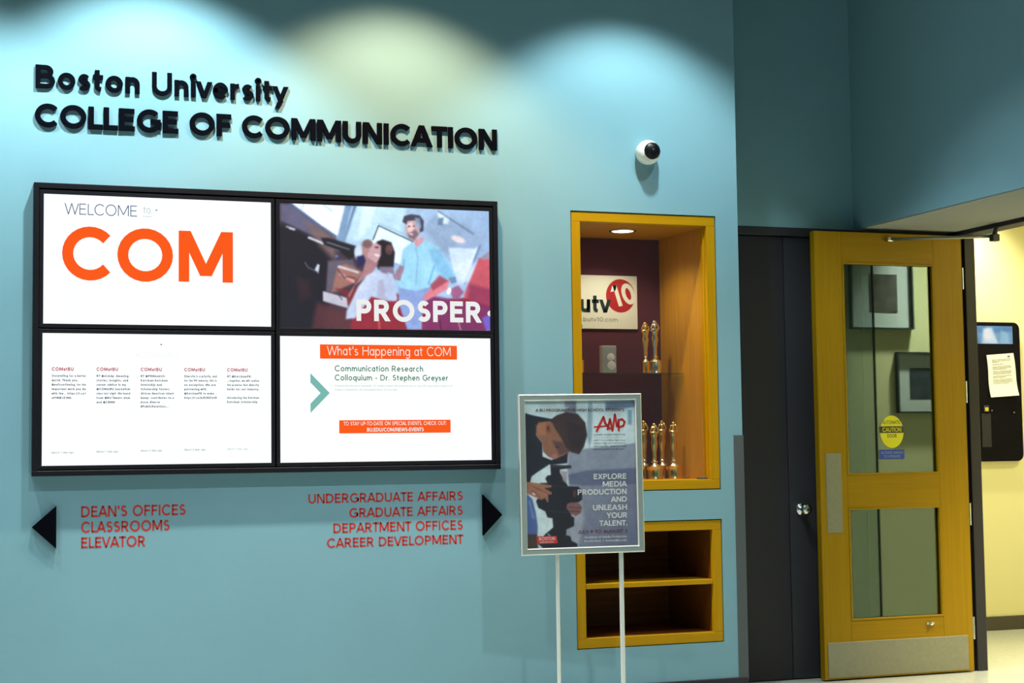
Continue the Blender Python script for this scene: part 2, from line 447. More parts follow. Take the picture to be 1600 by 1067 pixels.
    if c == '@': return [ring(.5, .42, .5 - h, .52 - h), ring(.5, .42, .22, .24), L((.74, .2), (.74, .64))], 1.0
    if c == '&': return [ring(.36, .76, .22 - h, .24 - h), L((.74, 0), (.20, .60)), L(*ell(.32, .28, .32 - h, .28 - h, 110, 340, 12), (.72, .46))], .78
    return [L((0, .38), (.3, .38))], .3

def stroke_quads(st, w):
    """list of closed quads (x,z)"""
    h = w / 2
    if st[0] == 'D':
        _, x0, y0, x1, y1 = st
        L_ = math.hypot(x1 - x0, y1 - y0)
        hw = min(h * L_ / max(abs(y1 - y0), 1e-6), h * 2.2)
        return [[(x0 - hw, y0), (x0 + hw, y0), (x1 + hw, y1), (x1 - hw, y1)]]
    pts, closed = st[1], st[2]
    p = []
    for q in pts:
        if not p or math.hypot(q[0] - p[-1][0], q[1] - p[-1][1]) > 1e-4: p.append(q)
    n = len(p)
    off = []
    for i in range(n):
        a = p[(i - 1) % n] if (closed or i > 0) else None
        b = p[(i + 1) % n] if (closed or i < n - 1) else None
        def nrm(u, v):
            dx, dy = v[0] - u[0], v[1] - u[1]; l = math.hypot(dx, dy); return (-dy / l, dx / l)
        if a is None: nx, ny = nrm(p[i], b); k = 1
        elif b is None: nx, ny = nrm(a, p[i]); k = 1
        else:
            n1, n2 = nrm(a, p[i]), nrm(p[i], b)
            nx, ny = n1[0] + n2[0], n1[1] + n2[1]; l = math.hypot(nx, ny)
            if l < 1e-6: nx, ny = n1; l = 1
            nx, ny = nx / l, ny / l
            k = min(1 / max(nx * n1[0] + ny * n1[1], .2), 1.6)
        off.append(((p[i][0] + nx * h * k, p[i][1] + ny * h * k), (p[i][0] - nx * h * k, p[i][1] - ny * h * k)))
    rng = range(n) if closed else range(n - 1)
    return [[off[i][1], off[(i + 1) % n][1], off[(i + 1) % n][0], off[i][0]] for i in rng]

def layout(text, w, track=0.16):
    """[(char, quads, x offset)], natural width"""
    x = 0; out = []
    for ch in text:
        st, wd = glyph(ch, w)
        tr = track
        qs = []
        for si, s_ in enumerate(st): qs += [(si, *q) for q in stroke_quads(s_, w)]
        if ch in 'AVWYTLvwy': tr *= .45
        if out and ch in 'AVWYTvwy': x -= track * .5
        out.append((ch, [[q[0]] + [(a + x, b) for a, b in q[1:]] for q in qs]))
        x += wd + tr
    return out, x - track
def text_mb(text, x0, x1, z, cap, w=0.14, y=0.0, depth=0.0, track=0.16, align='L', per_letter=False, shear=0.0):
    """text on the plane y, baseline z. x1=None keeps natural width from x0 (or ending at x0 when align='R')"""
    lay, nat = layout(text, w, track)
    if x1 is None:
        sx = cap
        if align == 'R': x0 = x0 - nat * sx
        elif align == 'C': x0 = x0 - nat * sx / 2
    else: sx = (x1 - x0) / nat
    res = []; mb = MB()
    for ch, qs in lay:
        if per_letter: mb = MB()
        for k, q in enumerate(qs):
            pts = [(x0 + (a + shear * b) * sx, z + b * cap) for a, b in q[1:]]
            ar = sum(pts[i][0] * pts[(i + 1) % 4][1] - pts[(i + 1) % 4][0] * pts[i][1] for i in range(4))
            if ar < 0: pts = pts[::-1]
            if depth: mb.prism(pts, y + q[0] * .0003, y + depth - q[0] * .0003)
            else: mb.flat(pts, y)
        if per_letter and qs: res.append(mb)
    return res if per_letter else mb

# ------------------------------------------------------------------ painter for flat printed / displayed pictures
class Paint:
    def __init__(s, corners, nx, ny, base):
        # corners TL, TR, BR, BL in the picture's drawing units
        t, v = np.meshgrid(np.linspace(0, 1, nx), np.linspace(1, 0, ny))
        tl, tr, br, bl = [np.array(c, float) for c in corners]
        u = t; w_ = 1 - v
        P = ((1 - u) * (1 - w_))[..., None] * tl + (u * (1 - w_))[..., None] * tr + (u * w_)[..., None] * br + ((1 - u) * w_)[..., None] * bl
        s.X, s.Y = P[..., 0], P[..., 1]; s.nx, s.ny = nx, ny
        s.C = np.zeros((ny, nx, 3)) + np.array(base, float)
    def _mix(s, a, col):
        col = np.array(col, float)
        s.C = s.C * (1 - a[..., None]) + a[..., None] * col
    def poly(s, pts, col, soft=4, op=1.0, col2=None, gdir=None):
        X, Y = s.X, s.Y; ins = np.zeros(X.shape, bool); dmin = np.full(X.shape, 1e9)
        n = len(pts)
        for i in range(n):
            x0, y0 = pts[i]; x1, y1 = pts[(i + 1) % n]
            c = ((y0 > Y) != (y1 > Y))
            with np.errstate(divide='ignore', invalid='ignore'):
                xi = (x1 - x0) * (Y - y0) / ((y1 - y0) if y1 != y0 else 1e-9) + x0
            ins ^= c & (X < xi)
            dx, dy = x1 - x0, y1 - y0; l2 = dx * dx + dy * dy + 1e-9
            t = np.clip(((X - x0) * dx + (Y - y0) * dy) / l2, 0, 1)
            d = np.hypot(X - x0 - t * dx, Y - y0 - t * dy)
            dmin = np.minimum(dmin, d)
        sd = np.where(ins, dmin, -dmin)
        a = np.clip(sd / soft + .5, 0, 1) * op
        if col2 is not None:
            gx0, gy0, gx1, gy1 = gdir
            dx, dy = gx1 - gx0, gy1 - gy0
            t = np.clip(((X - gx0) * dx + (Y - gy0) * dy) / (dx * dx + dy * dy), 0, 1)[..., None]
            cc = np.array(col, float) * (1 - t) + np.array(col2, float) * t
            s.C = s.C * (1 - a[..., None]) + a[..., None] * cc
        else: s._mix(a, col)
        return s
    def ell(s, cx, cy, rx, ry, col, soft=.15, op=1.0, ang=0):
        c, n = math.cos(math.radians(ang)), math.sin(math.radians(ang))
        dx, dy = s.X - cx, s.Y - cy
        r = np.hypot((dx * c + dy * n) / rx, (-dx * n + dy * c) / ry)
        s._mix(np.clip((1 - r) / soft + .5, 0, 1) * op, col); return s
    def line(s, pts, wd, col, soft=3, op=1.0):
        a = np.zeros(s.X.shape)
        for (x0, y0), (x1, y1) in zip(pts[:-1], pts[1:]):
            dx, dy = x1 - x0, y1 - y0; l2 = dx * dx + dy * dy + 1e-9
            t = np.clip(((s.X - x0) * dx + (s.Y - y0) * dy) / l2, 0, 1)
            d = np.hypot(s.X - x0 - t * dx, s.Y - y0 - t * dy)
            a = np.maximum(a, np.clip((wd / 2 - d) / soft + .5, 0, 1))
        s._mix(a * op, col); return s
    def build(s, name, x0, x1, z0, z1, y, parent, emission=False, strength=1.0, label=None, rough=.35, gain=1.0, blur=2):
        nx, ny = s.nx, s.ny
        if blur:
            C = s.C
            for _ in range(blur):
                Cp = np.pad(C, ((1, 1), (1, 1), (0, 0)), 'edge')
                C = (Cp[:-2, 1:-1] + Cp[2:, 1:-1] + Cp[1:-1, :-2] + Cp[1:-1, 2:] + 2 * C) / 6
            rg = np.random.RandomState(7); N = np.zeros((ny, nx))
            for sc_, am in ((3, 5.0), (9, 7.0), (26, 6.0)):
                small = rg.rand(ny // sc_ + 3, nx // sc_ + 3) - .5
                yi, xi = np.arange(ny) / sc_, np.arange(nx) / sc_
                y0_, x0_ = yi.astype(int), xi.astype(int); fy, fx = (yi - y0_)[:, None], (xi - x0_)[None, :]
                N += am * 2 * ((small[y0_][:, x0_] * (1 - fx) + small[y0_][:, x0_ + 1] * fx) * (1 - fy) + (small[y0_ + 1][:, x0_] * (1 - fx) + small[y0_ + 1][:, x0_ + 1] * fx) * fy)
            s.C = C * (1 + N[..., None] / 170)
        xs = np.linspace(x0, x1, nx); zs = np.linspace(z1, z0, ny)
        root = parent
        while root.parent: root = root.parent
        off = Vector((0, 0, 0)) if root.get('_local') else root.location
        V = np.zeros((ny, nx, 3)); V[..., 0] = xs[None, :] - off.x; V[..., 1] = y - off.y; V[..., 2] = zs[:, None] - off.z
        idx = np.arange(nx * ny).reshape(ny, nx)
        F = np.stack([idx[1:, :-1], idx[1:, 1:], idx[:-1, 1:], idx[:-1, :-1]], -1).reshape(-1, 4)
        me = bpy.data.meshes.new(name)
        me.from_pydata(V.reshape(-1, 3).tolist(), [], F.tolist())
        c = np.clip(s.C, 0, 255) / 255
        lin = np.where(c <= .04045, c / 12.92, ((c + .055) / 1.055) ** 2.4)
        rgba = np.ones((ny * nx, 4), np.float32); rgba[:, :3] = np.minimum(lin.reshape(-1, 3) * gain, .92)
        at = me.color_attributes.new('picture', 'FLOAT_COLOR', 'POINT')
        at.data.foreach_set('color', rgba.ravel())
        me.materials.append(vcol(name + '_print', 'picture', emission, strength, rough))
        o = bpy.data.objects.new(name, me); COL.objects.link(o); o.parent = parent
        if label: o['label'] = label
        return o

# ================================================================== STRUCTURE
WX = 2.245                         # right-hand end of the main wall
NX0, NX1 = 1.384, 2.123            # the two niches
UZ0, UZ1 = 0.986, 2.280
LZ0, LZ1 = 0.272, 0.839
AY = 0.45                          # plane of the recessed wall with the grey doors
RX = 3.16                          # right wall plane
JX0, JX1 = 3.745, 3.835            # door frame in the right wall
DY0 = -0.58                        # near side of the doorway
RY0 = -1.15                        # near side of the deep recess around it
SOFZ = 2.312

g = 0.004
w = MB()
T_ = 0.10
w.box(-5, NX0 - g, 0, T_, 0, CEIL)
w.box(NX1 + g, WX, 0, T_, 0, CEIL)
w.box(NX0 - g, NX1 + g, 0, T_, UZ1 + g, CEIL)
w.box(NX0 - g, NX1 + g, 0, T_, LZ1 + g, UZ0 - g)
w.box(NX0 - g, NX1 + g, 0, T_, 0, LZ0 - g)
w.box(WX - 0.09, WX, T_, AY + .02, 0, CEIL)
w.build('wall_back', M_WALL, kind='structure')
w = MB().box(WX, RX + .9, AY, AY + .10, SOFZ, CEIL)
w.build('wall_recess', M_WALL, kind='structure')
w = MB()
w.box(RX, JX1 + .05, RY0, AY, SOFZ + .002, CEIL)
w.box(RX, JX1 + .05, -10, RY0, 0, CEIL)
w.build('wall_right', M_WALL, kind='structure')
MB().box(RX + .004, JX0, RY0, AY, SOFZ - .004, SOFZ + .002).build('trim_1', M_SOFF, kind='structure')
MB().box(-5.1, -5, -10, .1, 0, CEIL).build('wall_left', M_LOBBY, kind='structure')
MB().box(-5.1, RX + .1, -10.1, -10, 0, CEIL).build('wall_front', M_LOBBY, kind='structure')
MB().box(-5.1, 7.4, -10.1, 2.6, -.08, 0).build('floor', M_FLOOR, kind='structure')
MB().box(-5.1, 4.2, -10.1, .6, CEIL, CEIL + .08).build('ceiling', M_CEIL, kind='structure')
# corridor beyond the open door
MB().box(3.6, 7.3, 1.98, 2.06, 0, 3.0).build('wall_corridor_back', M_CREAM, kind='structure')
MB().box(JX1 + .051, 7.3, -1.30, -1.2, 0, 3.0).build('wall_corridor_near', M_CREAM, kind='structure')
MB().box(7.3, 7.4, -1.3, 2.06, 0, 3.0).build('wall_corridor_right', M_CREAM, kind='structure')
MB().box(JX1 - .02, JX1 + .05, AY + .12, 1.98, 0, 3.0).build('wall_corridor_left', M_CREAM, kind='structure')
MB().box(3.6, 7.4, -1.3, 2.06, 3.0, 3.08).build('ceiling_corridor', M_CCEIL, kind='structure')
MB().bbox(JX1 + .06, 7.3, 1.965, 1.98, 0, .088, .003).build('baseboard_corridor_back', M_CBASE, kind='structure')
MB().bbox(-5, WX + .001, -.008, 0, 0, .100, .003).build('baseboard_back', M_RUBBER, kind='structure')
MB().bbox(JX1 + .06, 7.3, -1.2, -1.188, 0, .088, .003).build('baseboard_corridor_near', M_CBASE, kind='structure')

# recessed grey wall: door frame, two closed doors, lining of the deep doorway
fr = MB()
fr.bbox(WX, 3.75, AY - .004, AY + .10, 2.268, SOFZ, .003)
fr.bbox(WX, 2.285, AY - .004, AY + .10, 0, 2.268, .003)
fr.bbox(3.10, RX + .03, AY - .004, AY + .10, 0, 2.268, .003)
fr.build('trim_2', M_GREY, kind='structure')
MB().bbox(RX + .03, JX0 - .002, AY - .006, AY + .1, 0, 2.266, .003).build('trim_3', M_GREYD, kind='structure')
for n_, (x0, x1) in enumerate(((2.288, 2.745), (2.749, 3.097))):
    r_ = thing('closet_door', ('dark charcoal flush door leaf without a knob, next to the blue wall corner' if n_ == 0 else
               'dark charcoal flush door leaf with a chrome knob, just left of the open yellow door'), 'door', ((x0 + x1) / 2, AY + .03, 0.006))
    MB().bbox(x0, x1, AY + .012, AY + .055, 0.006, 2.264, .002).build('leaf', M_GREYD if n_ == 0 else M_GREY, r_)
    if n_ == 1:
        kx, kz = 2.815, .861
        k_ = MB().lathe((kx, AY + .012, kz), [(0, 0), (.033, 0), (.033, -.006), (.028, -.010), (.012, -.012), (.011, -.030), (.020, -.038), (.027, -.048), (.028, -.058), (.022, -.066), (.010, -.069), (0, -.0695)], 24, 'Y').build('knob', M_CHROME, r_, 'round chrome knob on a rose')
        MB().lathe((kx, AY + .012 - .0695, kz), [(0, 0), (.006, 0), (.006, -.002), (0, -.002)], 12, 'Y').build('keyhole', M_BLACK, k_)

# corner guard on the end of the main wall
cg = MB()
cg.bbox(2.197, WX + .004, -.004, 0.0005, .09, 1.237, .001)
cg.bbox(WX, WX + .004, 0, .05, .09, 1.237, .001)
tag(cg.build('corner_guard', M_GUARD), 'grey rubber corner guard on the lower end of the blue wall', 'corner guard')

# door frame in the right wall
jf = MB()
jf.bbox(JX0, JX1, .372, .45, 0, 2.285, .003)
jf.bbox(JX0 + .03, JX1, .352, .373, 0, 2.285, .002)
jf.bbox(JX0 - .02, JX1, RY0, .45, 2.285, SOFZ + .03, .003)
jf.bbox(JX0 + .036, JX0 + .050, DY0 - .012, DY0 + .0, 0, 2.285, .003)
jf.bbox(JX0, JX1, RY0, DY0 - .022, 0, .10, .003)
jf.bbox(JX0, JX1, RY0, RY0 + .03, .10, 2.285, .003)
jf.build('trim_4', M_GREYD, kind='structure')
MB().bbox(JX0 + .034, JX1 + .004, .3535, .36, .0, 2.282, .002).build('trim_5', M_GREY, kind='structure')

MB().box(JX0 + .04, JX0 + .046, RY0 + .03, DY0 - .012, .10, 2.285).build('window_1', glass('sidelight_glass', .14, (.93, .97, .97, 1)), kind='structure')

# ================================================================== DISPLAY NICHES
def niche(name, label, z0, z1, shelf_z=None, glazed=False, depth=.54):
    r_ = thing(name, label, 'cabinet' if not glazed else 'display case', ((NX0 + NX1) / 2, 0.0, z0))
    b = .045; fy0, fy1 = .004, .03
    MB().bbox(NX0, NX1, fy0, fy1, z1 - b, z1, .002).build('frame_board', M_WOODX, r_)
    MB().bbox(NX0, NX1, fy0, fy1, z0, z0 + b, .002).build('frame_board', M_WOODX, r_)
    MB().bbox(NX0, NX0 + b, fy0, fy1, z0 + b, z1 - b, .001).build('frame_board', M_WOODZ, r_)
    MB().bbox(NX1 - b, NX1, fy0, fy1, z0 + b, z1 - b, .001).build('frame_board', M_WOODZ, r_)
    i0, i1, j0, j1 = NX0 + b, NX1 - b, z0 + b, z1 - b
    t = .014
    mi = M_WOODY if glazed else M_SHADEWOOD
    MB().box(i0 - t, i0, fy1, depth, j0, j1).build('side_panel', mi, r_)
    MB().box(i1, i1 + t, fy1, depth, j0, j1).build('side_panel', mi, r_)
    MB().box(i0 - t, i1 + t, fy1, depth, j1, j1 + t).build('top_panel', mi, r_)
    MB().box(i0 - t, i1 + t, fy1, depth, j0 - t, j0).build('bottom_panel', mi, r_)
    MB().box(i0 - t, i1 + t, depth, depth + .012, j0 - t, j1 + t).build('back_panel', M_MAROON if glazed else M_SHADEWOOD, r_,
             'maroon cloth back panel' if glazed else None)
    if not glazed:
        MB().bbox(i0, i1, .006, depth, shelf_z - .022, shelf_z, .002).build('shelf', M_WOODX, r_)
    else:
        MB().box(i0 + .002, i1 - .002, .040, .046, j0 + .004, j1 - .004).build('glass_pane', M_NICHEGLASS, r_)
        MB().bbox(i1 - .006, i1, .030, .052, j0, j1, .001).build('glazing_channel', M_WOODZ, r_)
        MB().bbox(i1 - .05, i1 - .004, .030, .060, j0, j0 + .010, .002).build('glass_clip', M_GUARD, r_)
    return r_
niche('display_niche', 'tall yellow wood framed niche in the blue wall, with a maroon back and trophies', UZ0, UZ1, None, True)
niche('open_shelf_niche', 'low yellow wood framed open niche with one empty shelf, under the trophy niche', LZ0, LZ1, .562, False, .50)
SHZ = 1.547
t_ = MB().bbox(NX0 + .047, NX1 - .05, .27, .535, SHZ - .008, SHZ, .001).build('glass_shelf', M_SHELFGLASS)
tag(t_, 'glass shelf across the trophy niche, under the small trophies', 'shelf')

# puck light in the niche ceiling
pl = thing('puck_light', 'round recessed lamp shining in the ceiling of the trophy niche', 'lamp', (1.752, .25, 2.235))
MB().lathe((1.752, .25, 2.235), [(.062, 0), (.066, -.001), (.066, -.004), (.056, -.006), (.053, -.003)], 28).build('rim', M_CHROME, pl)
MB().lathe((1.752, .25, 2.2315), [(.053, 0), (.04, -.002), (0, -.003)], 28).build('lens', emis('lamp_white', (1.0, .97, .85, 1), 6), pl)
def spot(name, loc, watts, col, half, blend, size=.03, direction=(0, 0, -1)):
    ld = bpy.data.lights.new(name, 'SPOT'); ld.energy = watts; ld.color = col
    ld.spot_size = math.radians(half * 2); ld.spot_blend = blend; ld.shadow_soft_size = size
    o = bpy.data.objects.new(name, ld); COL.objects.link(o); o.location = loc
    o.rotation_euler = Vector(direction).to_track_quat('-Z', 'Y').to_euler()
    return o
spot('puck_light_beam', (1.752, .25, 2.224), 16, (1, .88, .62), 70, .7, .03)

# ceiling lamps: cylinders on short stems, each with its own spot
def ceiling_lamp(x, y, watts, col, half, blend, label, top=CEIL):
    z = LAMP_Z
    r_ = thing('ceiling_lamp', label, 'lamp', (x, y, z), group='cylinder lamps under the lobby ceiling')
    MB().lathe((x, y, z), [(.070, .0), (.075, 0), (.075, .15), (.068, .16), (0, .16)], 24).build('housing', M_WHITEP, r_)
    MB().lathe((x, y, z + .012), [(.070, -.012), (.066, .0), (0, .002)][::-1], 24).build('reflector', M_CHROME, r_)
    MB().tube((x, y, z + .16), (x, y, top), .012).build('stem', M_WHITEP, r_)
    spot('lamp_beam', (x, y, z - .004), watts, col, half, blend, .045)
LNAME = {'far_left': 'white cylinder ceiling lamp beyond the left edge, before the blue wall', 'left': 'white cylinder ceiling lamp above the left half of the wall sign',
         'middle': 'warm toned cylinder ceiling lamp above the right half of the wall sign', 'right': 'white cylinder ceiling lamp above the trophy niche',
         'door': 'white cylinder ceiling lamp nearest the grey closet doors'}
for nm, x, y, wt, c, ha, bl in WALL_SPOTS: ceiling_lamp(x, y, wt, c, ha, bl, LNAME[nm])
LOBBY_LABEL = ['white cylinder ceiling lamp in the first lobby row, towards the left wall', 'white cylinder ceiling lamp in the first lobby row, middle of the room',
    'white cylinder ceiling lamp in the first lobby row, towards the right wall', 'white cylinder ceiling lamp in the second lobby row, towards the left wall',
    'white cylinder ceiling lamp in the second lobby row, middle of the room', 'white cylinder ceiling lamp in the second lobby row, towards the right wall',
    'white cylinder ceiling lamp in the last lobby row, middle of the room', 'white cylinder ceiling lamp in the last lobby row, towards the right wall']
for i, (x, y) in enumerate(LOBBY_SPOTS):
    ceiling_lamp(x, y, LOBBY_W, (.92, 1.0, .98), 52, .3, LOBBY_LABEL[i])
# corridor downlights
def corridor_lamp(x, y, watts, half, blend, label, col=(1, .93, .62)):
    r_ = thing('corridor_downlight', label, 'lamp', (x, y, 2.99), group='downlights in the corridor ceiling')
    MB().lathe((x, y, 3.0), [(.085, 0), (.085, -.006), (.065, -.008), (.060, -.001)], 24).build('trim_ring', M_WHITEP, r_)
    MB().lathe((x, y, 2.998), [(.060, 0), (0, -.001)], 24).build('lens', emis('corridor_lamp_glow', (1, .93, .7, 1), 4), r_)
    spot('corridor_beam', (x, y, 2.985), watts, col, half, blend, .05)
corridor_lamp(4.85, 1.62, 190, 58, .8, 'recessed downlight close to the corridor wall with the black panel')
corridor_lamp(5.9, .6, 150, 70, .6, 'recessed downlight in the middle of the corridor ceiling')
corridor_lamp(4.66, -.92, 1100, 44, 1.0, 'recessed downlight over the framed pictures')

# ================================================================== WALL LETTERING
def sign_line(text, x0, x1, z, cap, wgt, y, label, track):
    mbs = text_mb(text, x0, x1, z, cap, wgt, y, .0105, track, per_letter=True)
    r_ = thing('raised_lettering', label, 'sign', ((x0 + x1) / 2, 0, z))
    for mb in mbs: mb.build('letter', M_LETTER, r_)
sign_line('Boston University', -1.010, .0471, 2.7065, .098, .190, -.0115, "thick black raised letters reading 'Boston University', upper line of the wall sign", .105)
sign_line('COLLEGE OF COMMUNICATION', -1.012, 1.0214, 2.5445, .0955, .218, -.0115, "bold black raised letters reading 'COLLEGE OF COMMUNICATION', lower line of the wall sign", .085)

def vinyl(lines, label, x):
    z = min(l[3] for l in lines)
    r_ = thing('direction_text', label, 'sign', (x, -.0006, z))
    for t, x0, x1, z, cap in lines:
        for mb in text_mb(t, x0, x1, z, cap, .175, -.0008, 0, .14, per_letter=True): mb.build('letter', M_RED, r_)
vinyl([("DEAN'S OFFICES", -.8163, -.3886, .9225, .0455), ('CLASSROOMS', -.8163, -.4553, .8595, .0445), ('ELEVATOR', -.8160, -.5558, .7960, .0445)],
      "red lettering listing DEAN'S OFFICES, CLASSROOMS and ELEVATOR, beside the left arrow", -.6)
vinyl([('UNDERGRADUATE AFFAIRS', .1389, .8406, .9585, .0405), ('GRADUATE AFFAIRS', .3204, .8400, .8935, .0405),
       ('DEPARTMENT OFFICES', .2486, .8392, .8285, .0415), ('CAREER DEVELOPMENT', .2199, .8384, .7655, .0405)],
      'red right-aligned lettering of four offices, from UNDERGRADUATE AFFAIRS to CAREER DEVELOPMENT', .5)
tag(MB().prism([(-1.0133, .8872), (-.9173, .7985), (-.9175, .9712)], -.02, -.001).build('direction_arrow', M_LETTER), "black triangle pointing left, beside DEAN'S OFFICES", 'arrow')
tag(MB().prism([(.9309, .8000), (1.0204, .8900), (.9309, .9808)], -.02, -.001).build('direction_arrow', M_LETTER), 'black triangle pointing right, beside UNDERGRADUATE AFFAIRS', 'arrow')

# ================================================================== VIDEO WALL
FX0, FX1, FZ0, FZ1 = -1.0165, 1.0055, 1.0945, 2.303
fm = MB(); b = .022
fm.bbox(FX0, FX1, -.052, 0, FZ1 - b, FZ1, .002); fm.bbox(FX0, FX1, -.052, 0, FZ0, FZ0 + b, .002)
fm.bbox(FX0, FX0 + b, -.052, 0, FZ0 + b, FZ1 - b, .002); fm.bbox(FX1 - b, FX1, -.052, 0, FZ0 + b, FZ1 - b, .002)
fm.box(FX0 + b, FX1 - b, -.008, 0, FZ0 + b, FZ1 - b)
tag(fm.build('video_wall_frame', M_BLACK), 'large black surround that holds the four wall displays', 'frame')
SY = -.045
E_WHITE = emis('screen_white', (.97, 1, 1, 1), 1.03)
E_ORANGE = emis('screen_orange', srgb(252, 92, 30), 1.0)
E_RED = emis('screen_red', srgb(178, 48, 70), 1)
E_TXT = emis('screen_dark_text', srgb(30, 66, 84), 1)
E_TXT2 = emis('screen_grey_text', srgb(120, 150, 158), 1)
E_BLUE = emis('screen_blue_text', srgb(36, 74, 116), 1)
E_GREEN = emis('screen_green_text', srgb(20, 112, 78), 1)
E_CHEV = emis('screen_sea_green', srgb(122, 186, 176), 1)
E_FINE = emis('screen_pale_green', srgb(160, 208, 196), 1)
E_PALE = emis('screen_pale', srgb(238, 240, 238), 1)
def display(label, x0, x1, z0, z1, white=True):
    r_ = thing('wall_display', label, 'screen', ((x0 + x1) / 2, -.01, z0 - .017), group=None)
    e = .0165
    bz = MB()
    bz.bbox(x0 - e, x1 + e, SY - .0035, -.010, z1, z1 + e, .001); bz.bbox(x0 - e, x1 + e, SY - .0035, -.010, z0 - e, z0, .001)
    bz.bbox(x0 - e, x0, SY - .0035, -.010, z0, z1, .001); bz.bbox(x1, x1 + e, SY - .0035, -.010, z0, z1, .001)
    bz.build('bezel', M_BLACK, r_)
    if white:
        s_ = MB().box(x0, x1, SY, SY + .03, z0, z1).build('screen', E_WHITE, r_)
        return r_, s_
    return r_, None
Y1, Y2, Y3 = SY - .0006, SY - .0012, SY - .0018
# --- top left: WELCOME to COM
_, s_ = display('top left wall display reading WELCOME to COM', -.9765, -.031, 1.720, 2.2572)
for q in text_mb('WELCOME', -.893, -.5985, 2.1755, .046, .075, Y1, per_letter=True): q.build('letter', E_BLUE, s_)
text_mb('to.', -.5723, -.5378, 2.1912, .0300, .06, Y1).build('small_text', E_TXT2, s_, kind='stuff')
text_mb('-', -.522, -.514, 2.199, .018, .2, Y1).build('small_text', E_TXT, s_)
text_mb('.....', -.5723, -.5400, 2.176, .010, .3, Y1).build('small_text', E_FINE, s_, kind='stuff')
for q in text_mb('COM', -.9025, -.195, 1.9055, .2170, .205, Y1, 0, .11, per_letter=True): q.build('letter', E_ORANGE, s_)
# --- bottom left: five columns
_, s_ = display('bottom left wall display with five narrow columns of small text', -.9785, -.032, 1.1372, 1.6809)
cols = [(-.9406, ['Storytelling for a better', 'world. Thank you,', '@melissarfleming, for the', 'important work you do', 'with the... https://t.co/', 'oFfMBJ21Mh'], 1.187),
        (-.7613, ['RT @nickdp: Amazing', 'stories, insights, and', 'career advice in my', '@COMatBU journalism', 'class last night. We heard', 'from @BU_Tweets alum', 'and @CBMA'], 1.189),
        (-.5815, ['RT @PRWeekUS:', 'Ketchum-Ketchum', 'Internship and', 'Scholarship fosters', 'African American talent', '&amp; contributes to a', 'more diverse', '#PublicRelations...'], 1.191),
        (-.4011, ['Diversity is a priority, and', 'for the PR industry, this is', 'no exception. We are', 'partnering with', '@KetchumPR to make ..', 'https://t.co/AJEHN2fo08'], 1.193),
        (-.2202, ['RT @KetchumPR:', '...together, we will realize', 'the promise that diversity', 'holds for our industry.', '', 'Introducing the Ketchum', 'Ketchum Scholarship'], 1.194)]
for i, (x, ls, zb) in enumerate(cols):
    text_mb('COMatBU', x, x + .0865, 1.5262, .0140, .21, Y1, 0, .2).build('heading_text', E_RED, s_, kind='stuff')
    mb = MB()
    for k, t in enumerate(ls):
        if t:
            q = text_mb(t, x, None, 1.5010 - k * .0181, .0088, .22, Y1, 0, .22)
            a = np.array(q.v); wd = a[:, 0].max() - x; lim = .136
            if wd > lim:
                q.v = [(x + (v[0] - x) * lim / wd, v[1], v[2]) for v in q.v]
            mb.add(q.v, q.f)
    mb.build('text_block', E_TXT, s_, kind='stuff')
    text_mb(['About 1 day ago', 'About 1 day ago', 'About 2 days ago', 'About 2 days ago', 'About 3 days ago'][i], x, x + .088, zb, .0075, .16, Y1, 0, .2).build('small_text', E_TXT2 if i < 4 else E_FINE, s_, kind='stuff')
text_mb('#COMatBU', -.605, -.428, 1.582, .022, .05, Y1).build('heading_text', E_PALE, s_, kind='stuff')
MB().flat([(-.503, 1.640), (-.4975, 1.635), (-.492, 1.640)], Y1).build('marker', E_TXT, s_)
# --- bottom right: what's happening
_, s_ = display("bottom right wall display headed What's Happening at COM", .007, .9638, 1.1365, 1.6806)
MB().flat([(.1826, 1.5842), (.8063, 1.5842), (.8063, 1.6462), (.1826, 1.6462)], Y1).build('banner', E_ORANGE, s_)
for q in text_mb("What's Happening at COM", .2138, .7762, 1.5995, .0395, .095, Y2, per_letter=True): q.build('letter', E_PALE, s_)
text_mb('Communication Research', .2475, .6477, 1.5298, .0252, .15, Y1).build('text_line', E_GREEN, s_, kind='stuff')
text_mb('Colloquium - Dr. Stephen Greyser', .2475, .7631, 1.4900, .0250, .15, Y1).build('text_line', E_GREEN, s_, kind='stuff')
mb = MB()
q = text_mb('Communication Research Colloquium - Dr. Stephen Greyser will present at noon in room 209. Lunch will be served to all', .2475, .7820, 1.4635, .0066, .20, Y1, 0, .24); mb.add(q.v, q.f)
q = text_mb('College of Communication, 640 Commonwealth Avenue, first floor lobby', .2475, .5266, 1.4465, .0066, .20, Y1, 0, .24); mb.add(q.v, q.f)
mb.build('fine_print', E_FINE, s_, kind='stuff')
MB().flat([(.1396, 1.3491), (.2246, 1.4350), (.1844, 1.4350), (.1396, 1.3892)], Y1).flat([(.1396, 1.4808), (.1844, 1.4350), (.2246, 1.4350), (.1396, 1.5208)], Y1).build('chevron', E_CHEV, s_)
MB().flat([(.2660, 1.2596), (.7728, 1.2596), (.7728, 1.3168), (.2660, 1.3168)], Y1).build('banner', E_ORANGE, s_)
text_mb('TO STAY UP-TO-DATE ON SPECIAL EVENTS, CHECK OUT:', .2850, .7530, 1.2940, .0165, .14, Y2, 0, .15).build('text_line', E_PALE, s_, kind='stuff')
text_mb('BU.EDU/COM/NEWS-EVENTS', .3900, .6480, 1.2665, .0168, .20, Y2, 0, .12).build('text_line', E_PALE, s_, kind='stuff')
